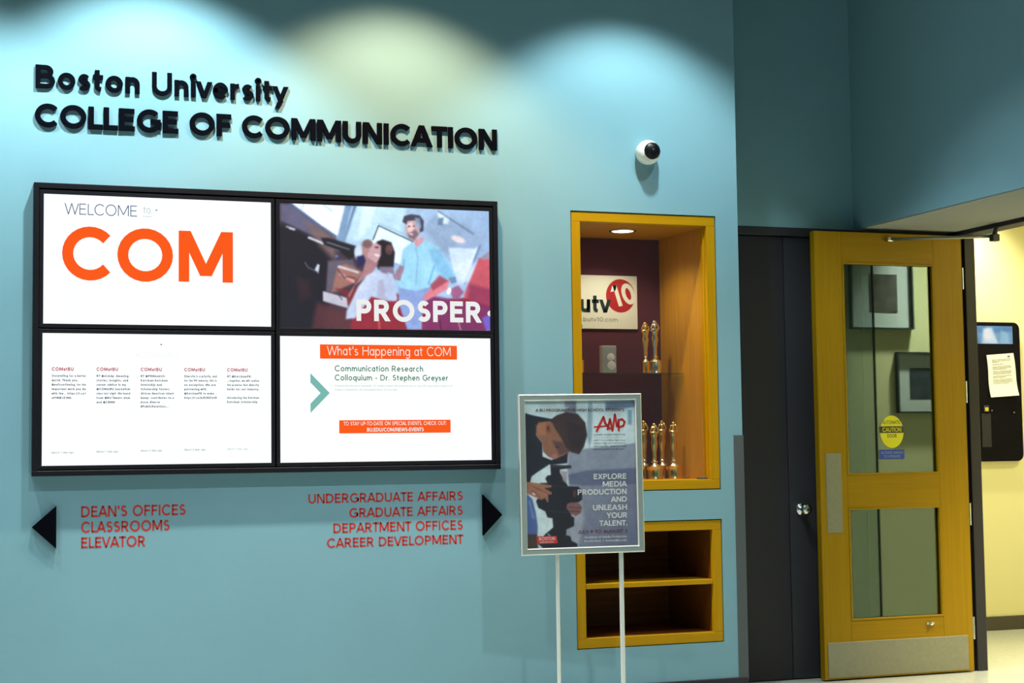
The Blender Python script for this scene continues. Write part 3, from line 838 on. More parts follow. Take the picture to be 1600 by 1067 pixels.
# --- top right: photograph with PROSPER
r_, _ = display('top right wall display showing a photograph of students with the word PROSPER', .007, .9648, 1.7155, 2.2570, white=False)
P = Paint([(33, 78), (1482, 130), (1490, 970), (30, 945)], 330, 190, (160, 190, 226))
P.poly([(0, 60), (1520, 60), (1520, 480), (0, 480)], (176, 208, 236), 30, 1, (146, 176, 214), (500, 100, 1480, 400))
P.poly([(0, 40), (130, 70), (420, 330), (620, 470), (640, 980), (0, 980)], (62, 48, 62), 20)
P.poly([(0, 220), (120, 240), (330, 350), (380, 500), (330, 980), (0, 980)], (18, 14, 30), 60)
P.poly([(100, 70), (500, 70), (430, 310), (320, 240)], (236, 246, 255), 10)
P.line([(100, 80), (310, 240), (410, 310)], 14, (70, 100, 150), 8)
P.poly([(40, 78), (100, 82), (300, 240), (390, 330), (300, 330), (40, 200)], (92, 90, 118), 20)
P.poly([(200, 210), (330, 260), (420, 340), (400, 470), (300, 380)], (120, 96, 92), 40, .8)
P.line([(500, 80), (440, 330)], 46, (120, 152, 190), 14)
P.line([(545, 90), (470, 340)], 20, (84, 112, 150), 12)
P.poly([(560, 90), (900, 95), (860, 300), (640, 340), (470, 340)], (190, 224, 244), 30)
P.poly([(600, 90), (690, 92), (640, 250), (560, 330)], (214, 238, 250), 24)
P.line([(180, 120), (200, 70)], 6, (150, 190, 220), 6); P.line([(330, 90), (380, 130)], 8, (150, 196, 214), 6)
P.poly([(700, 232), (935, 340), (900, 520), (640, 430)], (226, 246, 254), 6)
P.line([(665, 330), (703, 233), (940, 345)], 7, (34, 56, 66), 4)
P.line([(700, 215), (900, 300)], 8, (150, 190, 214), 8)
P.poly([(1010, 250), (1120, 130), (1470, 300), (1440, 420), (1180, 440)], (140, 164, 196), 30, .8)
P.poly([(1110, 120), (1200, 175), (1190, 220), (1130, 215)], (206, 226, 240), 14)
P.poly([(1120, 180), (1160, 175), (1150, 230), (1115, 225)], (100, 124, 156), 12)
P.line([(1120, 130), (1370, 290)], 10, (96, 118, 150), 10)
P.ell(1262, 328, 50, 22, (222, 208, 214), .5, 1, 20)
P.poly([(1190, 385), (1400, 395), (1350, 560), (1230, 560)], (196, 216, 236), 14)
P.line([(1420, 370), (1310, 640)], 16, (110, 138, 176), 10)
P.line([(1395, 380), (1300, 600)], 6, (220, 236, 248), 6)
P.ell(1310, 560, 90, 80, (214, 228, 248), .6, .8)
P.poly([(1410, 460), (1500, 450), (1500, 980), (1330, 980), (1300, 720)], (196, 84, 100), 16)
P.poly([(1440, 440), (1500, 400), (1500, 470), (1430, 470)], (150, 140, 160), 12)
P.poly([(1340, 640), (1500, 680), (1500, 980), (1290, 980)], (142, 44, 86), 30, .8)
# room on the left, table and equipment
P.poly([(355, 480), (520, 470), (560, 560), (420, 700), (340, 700)], (92, 84, 100), 16)
P.poly([(420, 520), (480, 500), (600, 560), (520, 640), (380, 700)], (150, 104, 96), 16)
P.line([(430, 520), (560, 560)], 14, (210, 205, 220), 10); P.line([(440, 570), (530, 625)], 18, (222, 150, 150), 10)
P.line([(420, 540), (470, 600)], 8, (60, 50, 70), 6); P.line([(480, 590), (540, 600)], 10, (90, 60, 70), 6)
P.line([(228, 318), (465, 418)], 16, (206, 212, 226), 6)
P.poly([(310, 320), (360, 320), (560, 380), (560, 440), (500, 470), (430, 410), (330, 370)], (22, 20, 32), 12)
P.line([(350, 350), (500, 400)], 6, (150, 156, 176), 5); P.ell(415, 448, 12, 8, (90, 110, 190), .8)
P.line([(80, 245), (130, 262)], 16, (186, 190, 204), 8); P.line([(50, 240), (90, 255)], 8, (20, 18, 28), 6)
P.poly([(265, 540), (285, 500), (300, 510), (290, 570)], (200, 206, 220), 6); P.line([(200, 490), (220, 525), (290, 560)], 6, (120, 124, 140), 5)
P.poly([(320, 690), (490, 740), (490, 810), (320, 760)], (184, 184, 200), 6)
P.line([(410, 700), (450, 750)], 6, (70, 60, 74), 4)
P.poly([(400, 670), (520, 690), (560, 640), (580, 740), (490, 790), (480, 730)], (118, 36, 44), 14)
P.poly([(280, 770), (500, 830), (520, 960), (240, 960)], (92, 44, 52), 40, .8)
P.poly([(140, 590), (230, 620), (240, 720), (170, 760)], (46, 26, 34), 40, .8)
# red chairs / floor at the bottom
P.poly([(540, 700), (700, 660), (860, 720), (1000, 760), (1300, 740), (1490, 800), (1490, 980), (500, 980)], (138, 34, 52), 16)
P.poly([(1050, 720), (1490, 800), (1490, 980), (1000, 980)], (120, 40, 92), 24)
P.line([(700, 860), (705, 960)], 10, (190, 90, 80), 8); P.line([(1260, 900), (1280, 980)], 8, (210, 150, 170), 8); P.line([(1130, 900), (1140, 980)], 8, (70, 20, 40), 8)
P.poly([(1430, 880), (1495, 850), (1495, 980), (1460, 970)], (110, 90, 190), 16)
# seated people
P.poly([(585, 360), (640, 338), (665, 360), (650, 470), (590, 470)], (170, 128, 130), 14)
P.ell(560, 420, 26, 50, (200, 216, 236), .4)
P.poly([(550, 450), (600, 440), (620, 500), (560, 520)], (30, 30, 84), 14)
P.ell(625, 360, 34, 30, (120, 90, 92), .4)
P.poly([(690, 345), (730, 330), (790, 350), (815, 420), (805, 525), (700, 540), (670, 480)], (22, 14, 26), 10)
P.ell(775, 400, 26, 36, (98, 62, 66), .4); P.ell(775, 418, 12, 6, (60, 34, 40), .5)
P.poly([(640, 400), (680, 350), (720, 375), (718, 440), (690, 500), (640, 520), (615, 470)], (196, 156, 164), 12)
P.ell(690, 440, 20, 8, (240, 226, 230), .5, 1, 20); P.ell(690, 385, 14, 6, (70, 44, 52), .6)
P.poly([(620, 450), (660, 480), (700, 500), (660, 560), (540, 650), (500, 740), (490, 720), (590, 560)], (160, 116, 124), 12)
P.poly([(700, 520), (800, 520), (820, 600), (740, 600)], (124, 112, 138), 14)
P.poly([(560, 660), (620, 580), (690, 552), (760, 572), (800, 650), (830, 760), (760, 760), (650, 730), (540, 880), (475, 885), (480, 830)], (198, 212, 234), 14, 1, (170, 186, 220), (560, 580, 760, 760))
P.poly([(700, 620), (730, 610), (760, 760), (690, 730)], (168, 168, 194), 16, .8)
P.poly([(760, 560), (800, 570), (830, 740), (800, 760)], (176, 192, 222), 12)
# standing man
P.poly([(840, 640), (1080, 660), (1060, 740), (1010, 760), (1000, 960), (900, 960), (840, 780)], (134, 158, 212), 12)
P.poly([(930, 350), (1030, 340), (1120, 380), (1180, 470), (1240, 570), (1250, 620), (1190, 640), (1110, 560), (1070, 660), (960, 690), (850, 670), (820, 620), (850, 520), (870, 400)], (152, 208, 236), 8)
P.poly([(1050, 400), (1130, 400), (1200, 520), (1240, 600), (1180, 610), (1100, 540)], (126, 184, 226), 20, .8)
P.line([(960, 390), (975, 460), (960, 650)], 5, (110, 160, 200), 5)
P.line([(1090, 520), (1050, 640)], 10, (100, 160, 214), 12); P.line([(880, 470), (870, 560)], 8, (112, 164, 204), 10)
P.poly([(850, 510), (880, 520), (850, 620), (810, 610), (820, 560)], (150, 118, 140), 10)
P.poly([(1120, 600), (1200, 620), (1180, 680), (1050, 750), (1000, 740), (1040, 700)], (214, 122, 136), 12)
P.poly([(1190, 600), (1240, 590), (1250, 630), (1210, 640)], (110, 132, 170), 8)
P.poly([(1060, 650), (1130, 580), (1190, 620), (1080, 690)], (150, 60, 80), 14, .8)
P.poly([(1200, 680), (1260, 650), (1300, 700), (1260, 750), (1220, 740)], (150, 90, 130), 14)
P.ell(1195, 692, 14, 24, (255, 250, 244), .5, 1, 20)
P.poly([(940, 330), (1020, 310), (1010, 350), (965, 385)], (206, 150, 162), 8)
P.ell(938, 262, 48, 66, (196, 160, 164), .15, 1, -8)
P.poly([(900, 230), (930, 200), (945, 230), (940, 320), (915, 300)], (226, 196, 196), 14)
P.poly([(905, 290), (960, 260), (985, 290), (950, 335), (915, 320)], (112, 84, 100), 14, .8)
P.ell(930, 292, 14, 5, (244, 230, 232), .4, 1, 14); P.ell(915, 238, 9, 4, (50, 36, 46), .6); P.ell(948, 236, 9, 4, (60, 46, 56), .6)
P.poly([(868, 205), (880, 165), (930, 152), (990, 160), (1018, 200), (1015, 270), (990, 280), (985, 220), (950, 195), (905, 200), (895, 225)], (62, 58, 76), 8)
P.poly([(955, 175), (990, 180), (1000, 240), (985, 270), (960, 230)], (140, 160, 190), 10, .8)
scr = P.build('screen', .007, .9648, 1.7155, 2.2570, SY, r_, True, 1.2)
for q in text_mb('PROSPER', .3463, .9235, 1.7510, .0945, .225, Y1, 0, .13, per_letter=True): q.build('letter', E_PALE, scr)
MB().flat([(.945, 1.792)] + [(.9648 - .012 * math.sin(t), 1.792 + .013 * math.cos(t)) for t in (2.2, 1.57, .9)] + [(.9648, 1.806), (.9648, 1.778)][:0], Y1)
MB().flat([(.9648, 1.7800), (.9648, 1.8075), (.956, 1.803), (.9515, 1.7935), (.956, 1.784)], Y1).build('bullet', E_PALE, scr)

# ================================================================== SECURITY CAMERA
cx, cz = 1.765, 2.568
r_ = thing('security_camera', 'small white ball security camera with black lens, on the wall above the trophy niche', 'camera', (cx, -.001, cz))
MB().lathe((cx, 0, cz), [(.050, 0), (.052, -.004), (.052, -.014), (.048, -.018), (0, -.018)], 32, 'Y').build('mounting_ring', M_WHITEP, r_)
pr = [(.058 * math.cos(t), -.034 - .046 * math.sin(t)) for t in np.linspace(-.9, 1.02, 14)]
h_ = MB().lathe((cx, 0, cz), [(0, -.012)] + pr + [(.034, -.071)], 32, 'Y').build('housing', M_WHITEP, r_)
lens = MB().lathe((cx + .004, -.072, cz + .001), [(.040, .004), (.040, -.004), (.034, -.010), (.018, -.015), (0, -.017)], 32, 'Y').build('lens_dome', M_LENS, r_, 'glossy black lens dome')
MB().lathe((cx + .004, -.0885, cz + .001), [(.010, .002), (.010, -.002), (0, -.003)], 16, 'Y').build('lens', M_BLACK, lens)

# ================================================================== NICHE CONTENTS
# wall-mounted station sign on the maroon back
sx0, sx1, sz0, sz1, sy = 1.34, 1.948, 1.779, 2.047, .528
r_ = thing('logo_board', 'white board with a red disc numbered 10 and the letters butv, inside the niche', 'sign', ((sx0 + sx1) / 2, sy, sz0))
brd = MB().bbox(sx0, sx1, sy, sy + .011, sz0, sz1, .001).build('board', mat('board_white', (.78, .78, .72), .5), r_)
def disc(c, rx, rz, y, n=40): return MB().flat([(c[0] + rx * math.cos(2 * PI * i / n), c[1] + rz * math.sin(2 * PI * i / n)) for i in range(n)], y)
dc = (1.856, 1.946)
disc(dc, .079, .084, sy - .0006).build('red_disc', mat('sign_red', srgb(176, 30, 36), .5), brd)
for q in text_mb('butv', 1.566, 1.795, 1.860, .092, .20, sy - .0014, 0, .10, per_letter=True): q.build('letter', mat('sign_dark', srgb(14, 40, 46), .5), brd)
ca, sa = math.cos(.30), math.sin(.30)
for mb in text_mb('10', 0, .130, 0, .108, .22, sy - .0012, 0, .10, per_letter=True):
    mb.v = [(1.806 + (x * ca - (z) * sa) + .018, y, 1.884 + (x * sa * .6 + z * ca) + .004) for x, y, z in mb.v]
    mb.build('digit', mat('sign_white', (.82, .82, .78), .5), brd)
text_mb('www.butv10.com', 1.572, 1.838, 1.815, .022, .13, sy - .001).build('small_text', mat('sign_grey', (.30, .30, .28), .6), brd, kind='stuff')

def trophy(label, x, y, z, hgt, gold=True, base_m=None, rb=.038, rot=0):
    """winged-arm statuette: drum base with plate, stepped collar, slim figure with arms raised to a ball"""
    mt = M_GOLD if gold else M_SILVER
    bm = base_m or M_GOLD
    r_ = thing('trophy', label, 'trophy', (x, y, z), group=None)
    k = hgt / .28
    hb = .066 * k
    MB().lathe((x, y, z), [(0, 0), (rb * 1.04, 0), (rb * 1.04, .005 * k), (rb, .007 * k), (rb, hb - .006 * k), (rb * 1.02, hb - .004 * k), (rb * 1.02, hb), (0, hb)], 28).build('base', bm, r_)
    MB().lathe((x, y, z), [(rb * .72, hb), (rb * .70, hb + .006 * k), (rb * .36, hb + .010 * k), (rb * .30, hb + .018 * k), (rb * .42, hb + .022 * k), (rb * .42, hb + .027 * k), (0, hb + .028 * k)], 24).build('collar', M_SILVER if gold else M_GOLD, r_)
    f = MB()
    z0 = z + hb + .026 * k; H = (z + hgt) - z0
    # body: feet together, knees, hips, waist, chest, neck
    prof = [(.008, 0), (.009, .02), (.0105, .10), (.0095, .20), (.0125, .32), (.015, .42), (.0165, .50), (.0125, .58), (.016, .68), (.0185, .745), (.014, .785), (.006, .80), (.0055, .83)]
    f.lathe((x, y, z0), [(r * k * 1.2, h * H) for r, h in prof], 18, sy=.72)
    f.sphere((x, y, z0 + .865 * H), .0105 * k, 14, 10, (1, 1, 1.25))
    fig = f.build('figure', mt, r_)
    a = MB()
    for s_ in (-1, 1):
        a.path([(x + s_ * .015 * k, y, z0 + .745 * H), (x + s_ * .021 * k, y - .003, z0 + .80 * H), (x + s_ * .016 * k, y - .004, z0 + .88 * H), (x + s_ * .006 * k, y - .004 * k, z0 + .945 * H)],
               [.0058 * k, .0050 * k, .0042 * k, .0036 * k], 10)
    a.build('arms', mt, fig)
    MB().sphere((x, y, z0 + .965 * H), .0105 * k, 14, 10).build('ball', mt, r_)
    return r_
nz = UZ0 + .045
trophy('gold statuette trophy farthest right on the niche floor, on a wide gold drum base', 2.000, .25, nz, .275, rb=.044)
trophy('gold statuette trophy on the niche floor, half hidden by the poster edge', 1.884, .22, nz, .268, rb=.042)
trophy('coppery statuette trophy standing behind the front row, left of the rightmost trophy', 2.005, .39, nz, .285, rb=.034)
trophy('dark bronze statuette trophy at the back of the niche floor, between two others', 1.925, .43, nz, .285, rb=.032)
trophy('large statuette trophy with a silver drum base, on the glass shelf', 1.972, .38, SHZ, .262, False, M_SILVER, rb=.038)
trophy('slimmer gold statuette trophy beside the silver based one, on the glass shelf', 1.902, .34, SHZ, .250, True, M_GOLD, rb=.020)
trophy('gold statuette trophy at the left end of the glass shelf, mostly behind the frame', 1.545, .34, SHZ, .262, True, M_GOLD, rb=.030)
# crystal block award
r_ = thing('crystal_award', 'clear rectangular crystal award standing alone on the glass shelf', 'award', (1.707, .35, SHZ))
M_CRYS = mat('crystal', (.85, .92, .92), .04, spec=.8); M_CRYS.node_tree.nodes['Principled BSDF'].inputs['Transmission Weight'].default_value = .75
MB().bbox(1.668, 1.746, .335, .370, SHZ, SHZ + .135, .004).build('block', M_CRYS, r_)
MB().lathe((1.715, .3345, SHZ + .078), [(.020, 0), (.017, -.0006), (0, -.0008)], 20, 'Y').build('engraving', mat('frost', (.62, .58, .56), .9), r_)
MB().lathe((1.718, .3345, SHZ + .038), [(.022, 0), (.018, -.0006), (0, -.0008)], 20, 'Y').build('engraving', MATS['frost'], r_)

# ================================================================== POSTER STAND (easel)
EC = (1.29206, -.30, 1.07099); EW, EH = .56198, .69971
st = thing('poster_stand', 'silver framed poster on a two-legged floor stand, in front of the niches', 'poster stand', (EC[0], EC[1], 0), rot=(0, 0, -.10362))
rl = .0059
def RL(x, z):      # slight lean of the board within its own plane
    return (x * math.cos(rl) - z * math.sin(rl), EC[2] + x * math.sin(rl) + z * math.cos(rl))
def rlmb(mb):
    mb.v = [(RL(v[0], v[2])[0], v[1], RL(v[0], v[2])[1]) for v in mb.v]; return mb
hw, hh = EW / 2, EH / 2; bw = .030
IX0, IX1, IZ0, IZ1 = -hw + bw, hw - bw, -hh + bw, hh - bw
for nm, pl_ in (('top', [(-hw, hh), (-hw + bw, hh - bw), (hw - bw, hh - bw), (hw, hh)]), ('bottom', [(-hw, -hh), (hw, -hh), (hw - bw, -hh + bw), (-hw + bw, -hh + bw)]),
                ('left', [(-hw, -hh), (-hw + bw, -hh + bw), (-hw + bw, hh - bw), (-hw, hh)]), ('right', [(hw, -hh), (hw, hh), (hw - bw, hh - bw), (hw - bw, -hh + bw)])):
    n = len(pl_)
    # raised profile: bright outer and inner lips with a flat grey band between
    def lerp(p, q, t): return (p[0] + (q[0] - p[0]) * t, p[1] + (q[1] - p[1]) * t)
    if nm == 'top': o0, o1, i0, i1 = pl_[0], pl_[3], pl_[1], pl_[2]
    elif nm == 'bottom': o0, o1, i0, i1 = pl_[0], pl_[1], pl_[3], pl_[2]
    elif nm == 'left': o0, o1, i0, i1 = pl_[0], pl_[3], pl_[1], pl_[2]
    else: o0, o1, i0, i1 = pl_[0], pl_[1], pl_[3], pl_[2]
    prof = [(0, .012), (0, -.006), (.10, -.0125), (.22, -.0135), (.75, -.0135), (.88, -.0125), (1, -.006), (1, .0)]
    mb = MB(); vs = []
    for t, y in prof:
        a_, b_ = lerp(o0, i0, t), lerp(o1, i1, t)
        vs += [(a_[0], y, a_[1]), (b_[0], y, b_[1])]
    fs = [(2 * k, 2 * k + 1, 2 * k + 3, 2 * k + 2) for k in range(len(prof) - 1)]
    mb.add(vs, fs)
    rail = rlmb(mb).build('frame_rail', M_ALU, st)
    lip = MB()
    for ta, tb in ((0.0, .14), (.86, 1.0)):
        a0, a1, b0, b1 = lerp(o0, i0, ta), lerp(o1, i1, ta), lerp(o0, i0, tb), lerp(o1, i1, tb)
        lip.add([(a0[0], -.0100, a0[1]), (a1[0], -.0100, a1[1]), (b1[0], -.0145, b1[1]), (b0[0], -.0145, b0[1])] if ta == 0 else
                [(a0[0], -.0145, a0[1]), (a1[0], -.0145, a1[1]), (b1[0], -.0075, b1[1]), (b0[0], -.0075, b0[1])], [(0, 1, 2, 3)])
    rlmb(lip).build('bright_lip', M_ALUW, rail)
rlmb(MB().box(-hw + .004, hw - .004, .002, .012, -hh + .004, hh - .004)).build('backing_board', M_GREYD, st)
# printed picture in drawing units of the poster (x 72..748, y 92..975)
Q = Paint([(68, 92), (742, 92), (757, 965), (80, 985)], 240, 300, (132, 142, 160))
Q.poly([(60, 80), (760, 80), (760, 350), (440, 400), (330, 480), (60, 480)], (178, 196, 204), 14)
Q.poly([(60, 80), (760, 80), (760, 100), (60, 105)], (120, 140, 150), 20, .7)
Q.poly([(310, 80), (380, 80), (380, 180), (310, 170)], (112, 118, 142), 10)
Q.poly([(455, 80), (480, 80), (480, 300), (462, 380), (445, 300)], (128, 150, 166), 10)
Q.poly([(480, 150), (690, 150), (690, 370), (480, 380)], (186, 204, 212), 24, .8)
Q.poly([(560, 100), (750, 92), (750, 130), (560, 150)], (94, 112, 140), 14)
Q.poly([(700, 150), (725, 150), (722, 240), (700, 235)], (110, 146, 168), 8)
Q.poly([(330, 400), (420, 385), (760, 350), (760, 520), (330, 560)], (122, 130, 150), 12)
Q.poly([(330, 540), (440, 515), (760, 498), (760, 600), (330, 620)], (88, 94, 122), 12)
Q.poly([(330, 610), (760, 600), (770, 990), (330, 990)], (118, 124, 144), 14, 1, (92, 96, 122), (420, 640, 760, 960))
Q.poly([(80, 480), (240, 440), (320, 470), (340, 620), (250, 990), (80, 990)], (180, 196, 204), 10)
Q.poly([(60, 120), (330, 130), (250, 190), (190, 200), (60, 165)], (186, 204, 210), 16)
Q.poly([(330, 600), (400, 610), (430, 800), (390, 990), (330, 990)], (150, 154, 168), 24, .7)
# man bending over a camera
Q.poly([(60, 162), (110, 178), (230, 202), (240, 215), (150, 225), (135, 300), (172, 345), (175, 430), (230, 452), (330, 400), (325, 470), (230, 480), (215, 478), (150, 520), (108, 550), (100, 585), (70, 585)], (24, 26, 40), 5)
Q.poly([(150, 222), (225, 212), (262, 262), (300, 325), (345, 398), (300, 425), (250, 448), (210, 430), (178, 400), (172, 340), (136, 300)], (124, 84, 68), 6)
Q.poly([(136, 240), (190, 222), (200, 300), (140, 300)], (150, 98, 72), 14, .8)
Q.poly([(230, 330), (300, 345), (345, 398), (280, 420)], (72, 50, 54), 14, .8)
Q.ell(210, 262, 12, 24, (110, 62, 54), .4); Q.ell(208, 258, 5, 12, (60, 30, 30), .5)
Q.ell(248, 428, 20, 14, (146, 96, 100), .4); Q.ell(262, 372, 12, 5, (50, 34, 38), .5, 1, 20)
Q.poly([(215, 212), (260, 180), (320, 160), (390, 172), (436, 225), (447, 300), (428, 370), (398, 417), (352, 404), (318, 375), (290, 320), (252, 262), (236, 228)], (54, 38, 42), 6)
Q.poly([(320, 220), (430, 240), (440, 310), (400, 400), (350, 380), (330, 300)], (40, 30, 40), 20, .8)
# camera on its tripod head
Q.poly([(222, 480), (348, 484), (350, 500), (280, 508), (282, 530), (330, 610), (395, 612), (416, 640), (416, 690), (395, 706), (350, 712), (340, 740), (350, 790), (368, 800), (366, 850), (320, 870), (318, 905), (345, 912), (352, 940), (385, 955), (390, 990), (225, 990), (262, 950), (205, 890), (240, 858), (235, 803), (205, 798), (192, 762), (150, 740), (136, 700), (160, 660), (160, 590), (205, 590), (192, 562), (205, 545), (226, 542)], (24, 24, 36), 4)
Q.poly([(285, 515), (325, 520), (322, 590), (300, 580)], (140, 128, 138), 8, .9)
Q.ell(372, 655, 12, 24, (84, 44, 48), .4); Q.ell(395, 655, 18, 34, (34, 34, 46), .4)
Q.line([(235, 492), (345, 492)], 8, (52, 50, 58), 4); Q.line([(175, 600), (330, 615)], 5, (48, 46, 56), 4); Q.line([(205, 760), (330, 770)], 5, (46, 44, 54), 4)
Q.poly([(240, 860), (205, 900), (262, 952), (230, 985), (180, 985), (150, 960), (190, 900)], (26, 26, 40), 5)
Q.poly([(78, 583), (150, 592), (228, 604), (230, 616), (186, 622), (232, 648), (232, 660), (208, 660), (212, 704), (204, 708), (190, 682), (166, 692), (122, 672), (78, 652)], (140, 94, 78), 4)
Q.line([(120, 612), (210, 655)], 4, (84, 54, 50), 4); Q.line([(110, 636), (165, 680)], 4, (84, 54, 50), 4); Q.ell(122, 656, 12, 5, (226, 196, 200), .4, 1, 35)
Q.poly([(325, 716), (352, 706), (398, 712), (416, 735), (408, 770), (378, 790), (345, 775), (320, 742)], (116, 78, 82), 5)
Q.line([(335, 735), (405, 742)], 4, (58, 36, 42), 3); Q.line([(340, 760), (400, 764)], 4, (58, 36, 42), 3)
Q.poly([(78, 655), (112, 685), (134, 770), (146, 850), (142, 940), (82, 985)], (70, 92, 146), 6); Q.line([(95, 700), (120, 800)], 10, (104, 126, 176), 10)
Q.poly([(80, 900), (140, 900), (150, 990), (80, 990)], (64, 48, 44), 10)
pic = Q.build('poster_print', IX0 - .001, IX1 + .001, IZ0 + EC[2], IZ1 + EC[2], -.0005, st, False, rough=.5, gain=1.25)
pic.rotation_euler = (0, rl * 0, 0)
def px(X, Y):     # drawing units -> board coordinates
    v_ = (Y - 92) / 883.0
    xl, xr = 68 + 12 * v_, 742 + 15 * v_
    return IX0 + (X - xl) / (xr - xl) * (IX1 - IX0), IZ1 - v_ * (IZ1 - IZ0)
def ptext(t, X0, X1, Yb, capu, wgt, mt, name='text_line', track=.13):
    a = px(X0, Yb); b_ = px(X1, Yb)
    cap = capu / 883.0 * (IZ1 - IZ0)
    if capu > 25:
        for q in text_mb(t, a[0], b_[0], a[1] + EC[2], cap, wgt, -.0016, 0, track, per_letter=True): q.build('letter', mt, pic)
        return
    text_mb(t, a[0], b_[0], a[1] + EC[2], cap, wgt, -.0016, 0, track).build(name, mt, pic, kind='stuff')
K_MAR = mat('print_maroon', srgb(100, 30, 44), .5); K_WHITE = mat('print_white', (.70, .72, .72), .5); K_RED = mat('print_red', srgb(196, 40, 36), .5); K_DK = mat('print_dark', srgb(60, 60, 70), .5)
ptext('A BU PROGRAM FOR HIGH SCHOOL STUDENTS', 132, 678, 157, 17, .17, K_MAR)
for t, X0, Yb in (('EXPLORE', 488, 569), ('MEDIA', 543, 615), ('PRODUCTION', 389, 662), ('AND', 594, 708), ('UNLEASH', 483, 757), ('YOUR', 568, 805), ('TALENT.', 522, 852)):
    ptext(t, X0, 690 + (Yb - 569) * .02, Yb, 33, .19, K_WHITE)
ptext('JULY 9 TO AUGUST 3', 390, 695, 895, 20, .17, K_MAR)
ptext('Academy of Media Production', 430, 692, 924, 13, .13, K_WHITE)
ptext('bu.edu/amp  |  buamp@bu.edu', 430, 692, 946, 12, .13, K_WHITE)
ptext('ACADEMY OF MEDIA PRODUCTION', 488, 685, 303, 8, .16, K_DK)
mb = MB()
for k, t in enumerate(('AMP is for creative high school', 'students who are interested in', 'learning film, television and', 'photojournalism at Boston.')):
    a = px(488, 337 + k * 18); b_ = px(685 if k < 3 else 675, 300)
    q = text_mb(t, a[0], b_[0], a[1] + EC[2], .0062, .15, -.0016, 0, .2); mb.add(q.v, q.f)
mb.build('fine_print', K_DK, pic, kind='stuff')
a = px(488, 316); b_ = px(685, 313)
MB().flat([(a[0], a[1] + EC[2]), (b_[0], a[1] + EC[2]), (b_[0], a[1] + EC[2] + .0008), (a[0], a[1] + EC[2] + .0008)], -.0016).build('rule', K_RED, pic)
# hand-lettered AMP
mb = MB()
def brush(pts, wd):
    pp = [px(*p) for p in pts]
    for a_, b_ in zip(pp[:-1], pp[1:]):
        for q in stroke_quads(('P', [a_, b_], False), wd): mb.flat([(x, z + EC[2]) for x, z in q], -.0016)
    for p_ in pp[1:-1]: mb.flat([(p_[0] + wd * .5 * math.cos(k * PI / 4), p_[1] + EC[2] + wd * .5 * math.sin(k * PI / 4)) for k in range(8)], -.0016)
brush([(504, 282), (548, 192), (560, 232), (592, 268)], .011)
brush([(488, 252), (570, 246), (590, 226), (600, 222)], .0065)
brush([(572, 272), (588, 204), (604, 276), (619, 176), (632, 250), (644, 214)], .0095)
brush([(644, 280), (642, 212)], .010)
brush([(636, 212), (664, 206), (680, 222), (672, 246), (646, 254), (638, 250)], .010)
mb.build('script_logo', K_RED, pic)
a = px(140, 950); b_ = px(258, 905)
MB().flat([(a[0], a[1] + EC[2]), (b_[0], a[1] + EC[2]), (b_[0] + .006, a[1] + EC[2] + .003), (b_[0], b_[1] + EC[2] - .0), (a[0], b_[1] + EC[2])], -.0016).build('red_badge', K_RED, pic)
a2 = px(152, 930); b2 = px(248, 930)
text_mb('BOSTON', a2[0], b2[0], a2[1] + EC[2], .014, .15, -.0022).build('badge_text', K_WHITE, pic, kind='stuff')
a2 = px(158, 945); b2 = px(242, 945)
text_mb('UNIVERSITY', a2[0], b2[0], a2[1] + EC[2], .006, .15, -.0022).build('badge_text', K_WHITE, pic, kind='stuff')
rlmb(MB().flat([(IX0, IZ0), (IX1, IZ0), (IX1, IZ1), (IX0, IZ1)], -.0030)).build('clear_cover', M_POSTERGLASS, st)
# two flat legs and the base of the stand
for xx, r__ in ((-.112, .0075), (.180, .0095)):
    MB().bbox(xx - r__, xx + r__, .006, .020, .012, EC[2] + .10, .003).build('leg', M_ALUW, st)
MB().bbox(-.24, .26, -.16, .16, .0, .012, .004).build('base_plate', M_ALU, st)

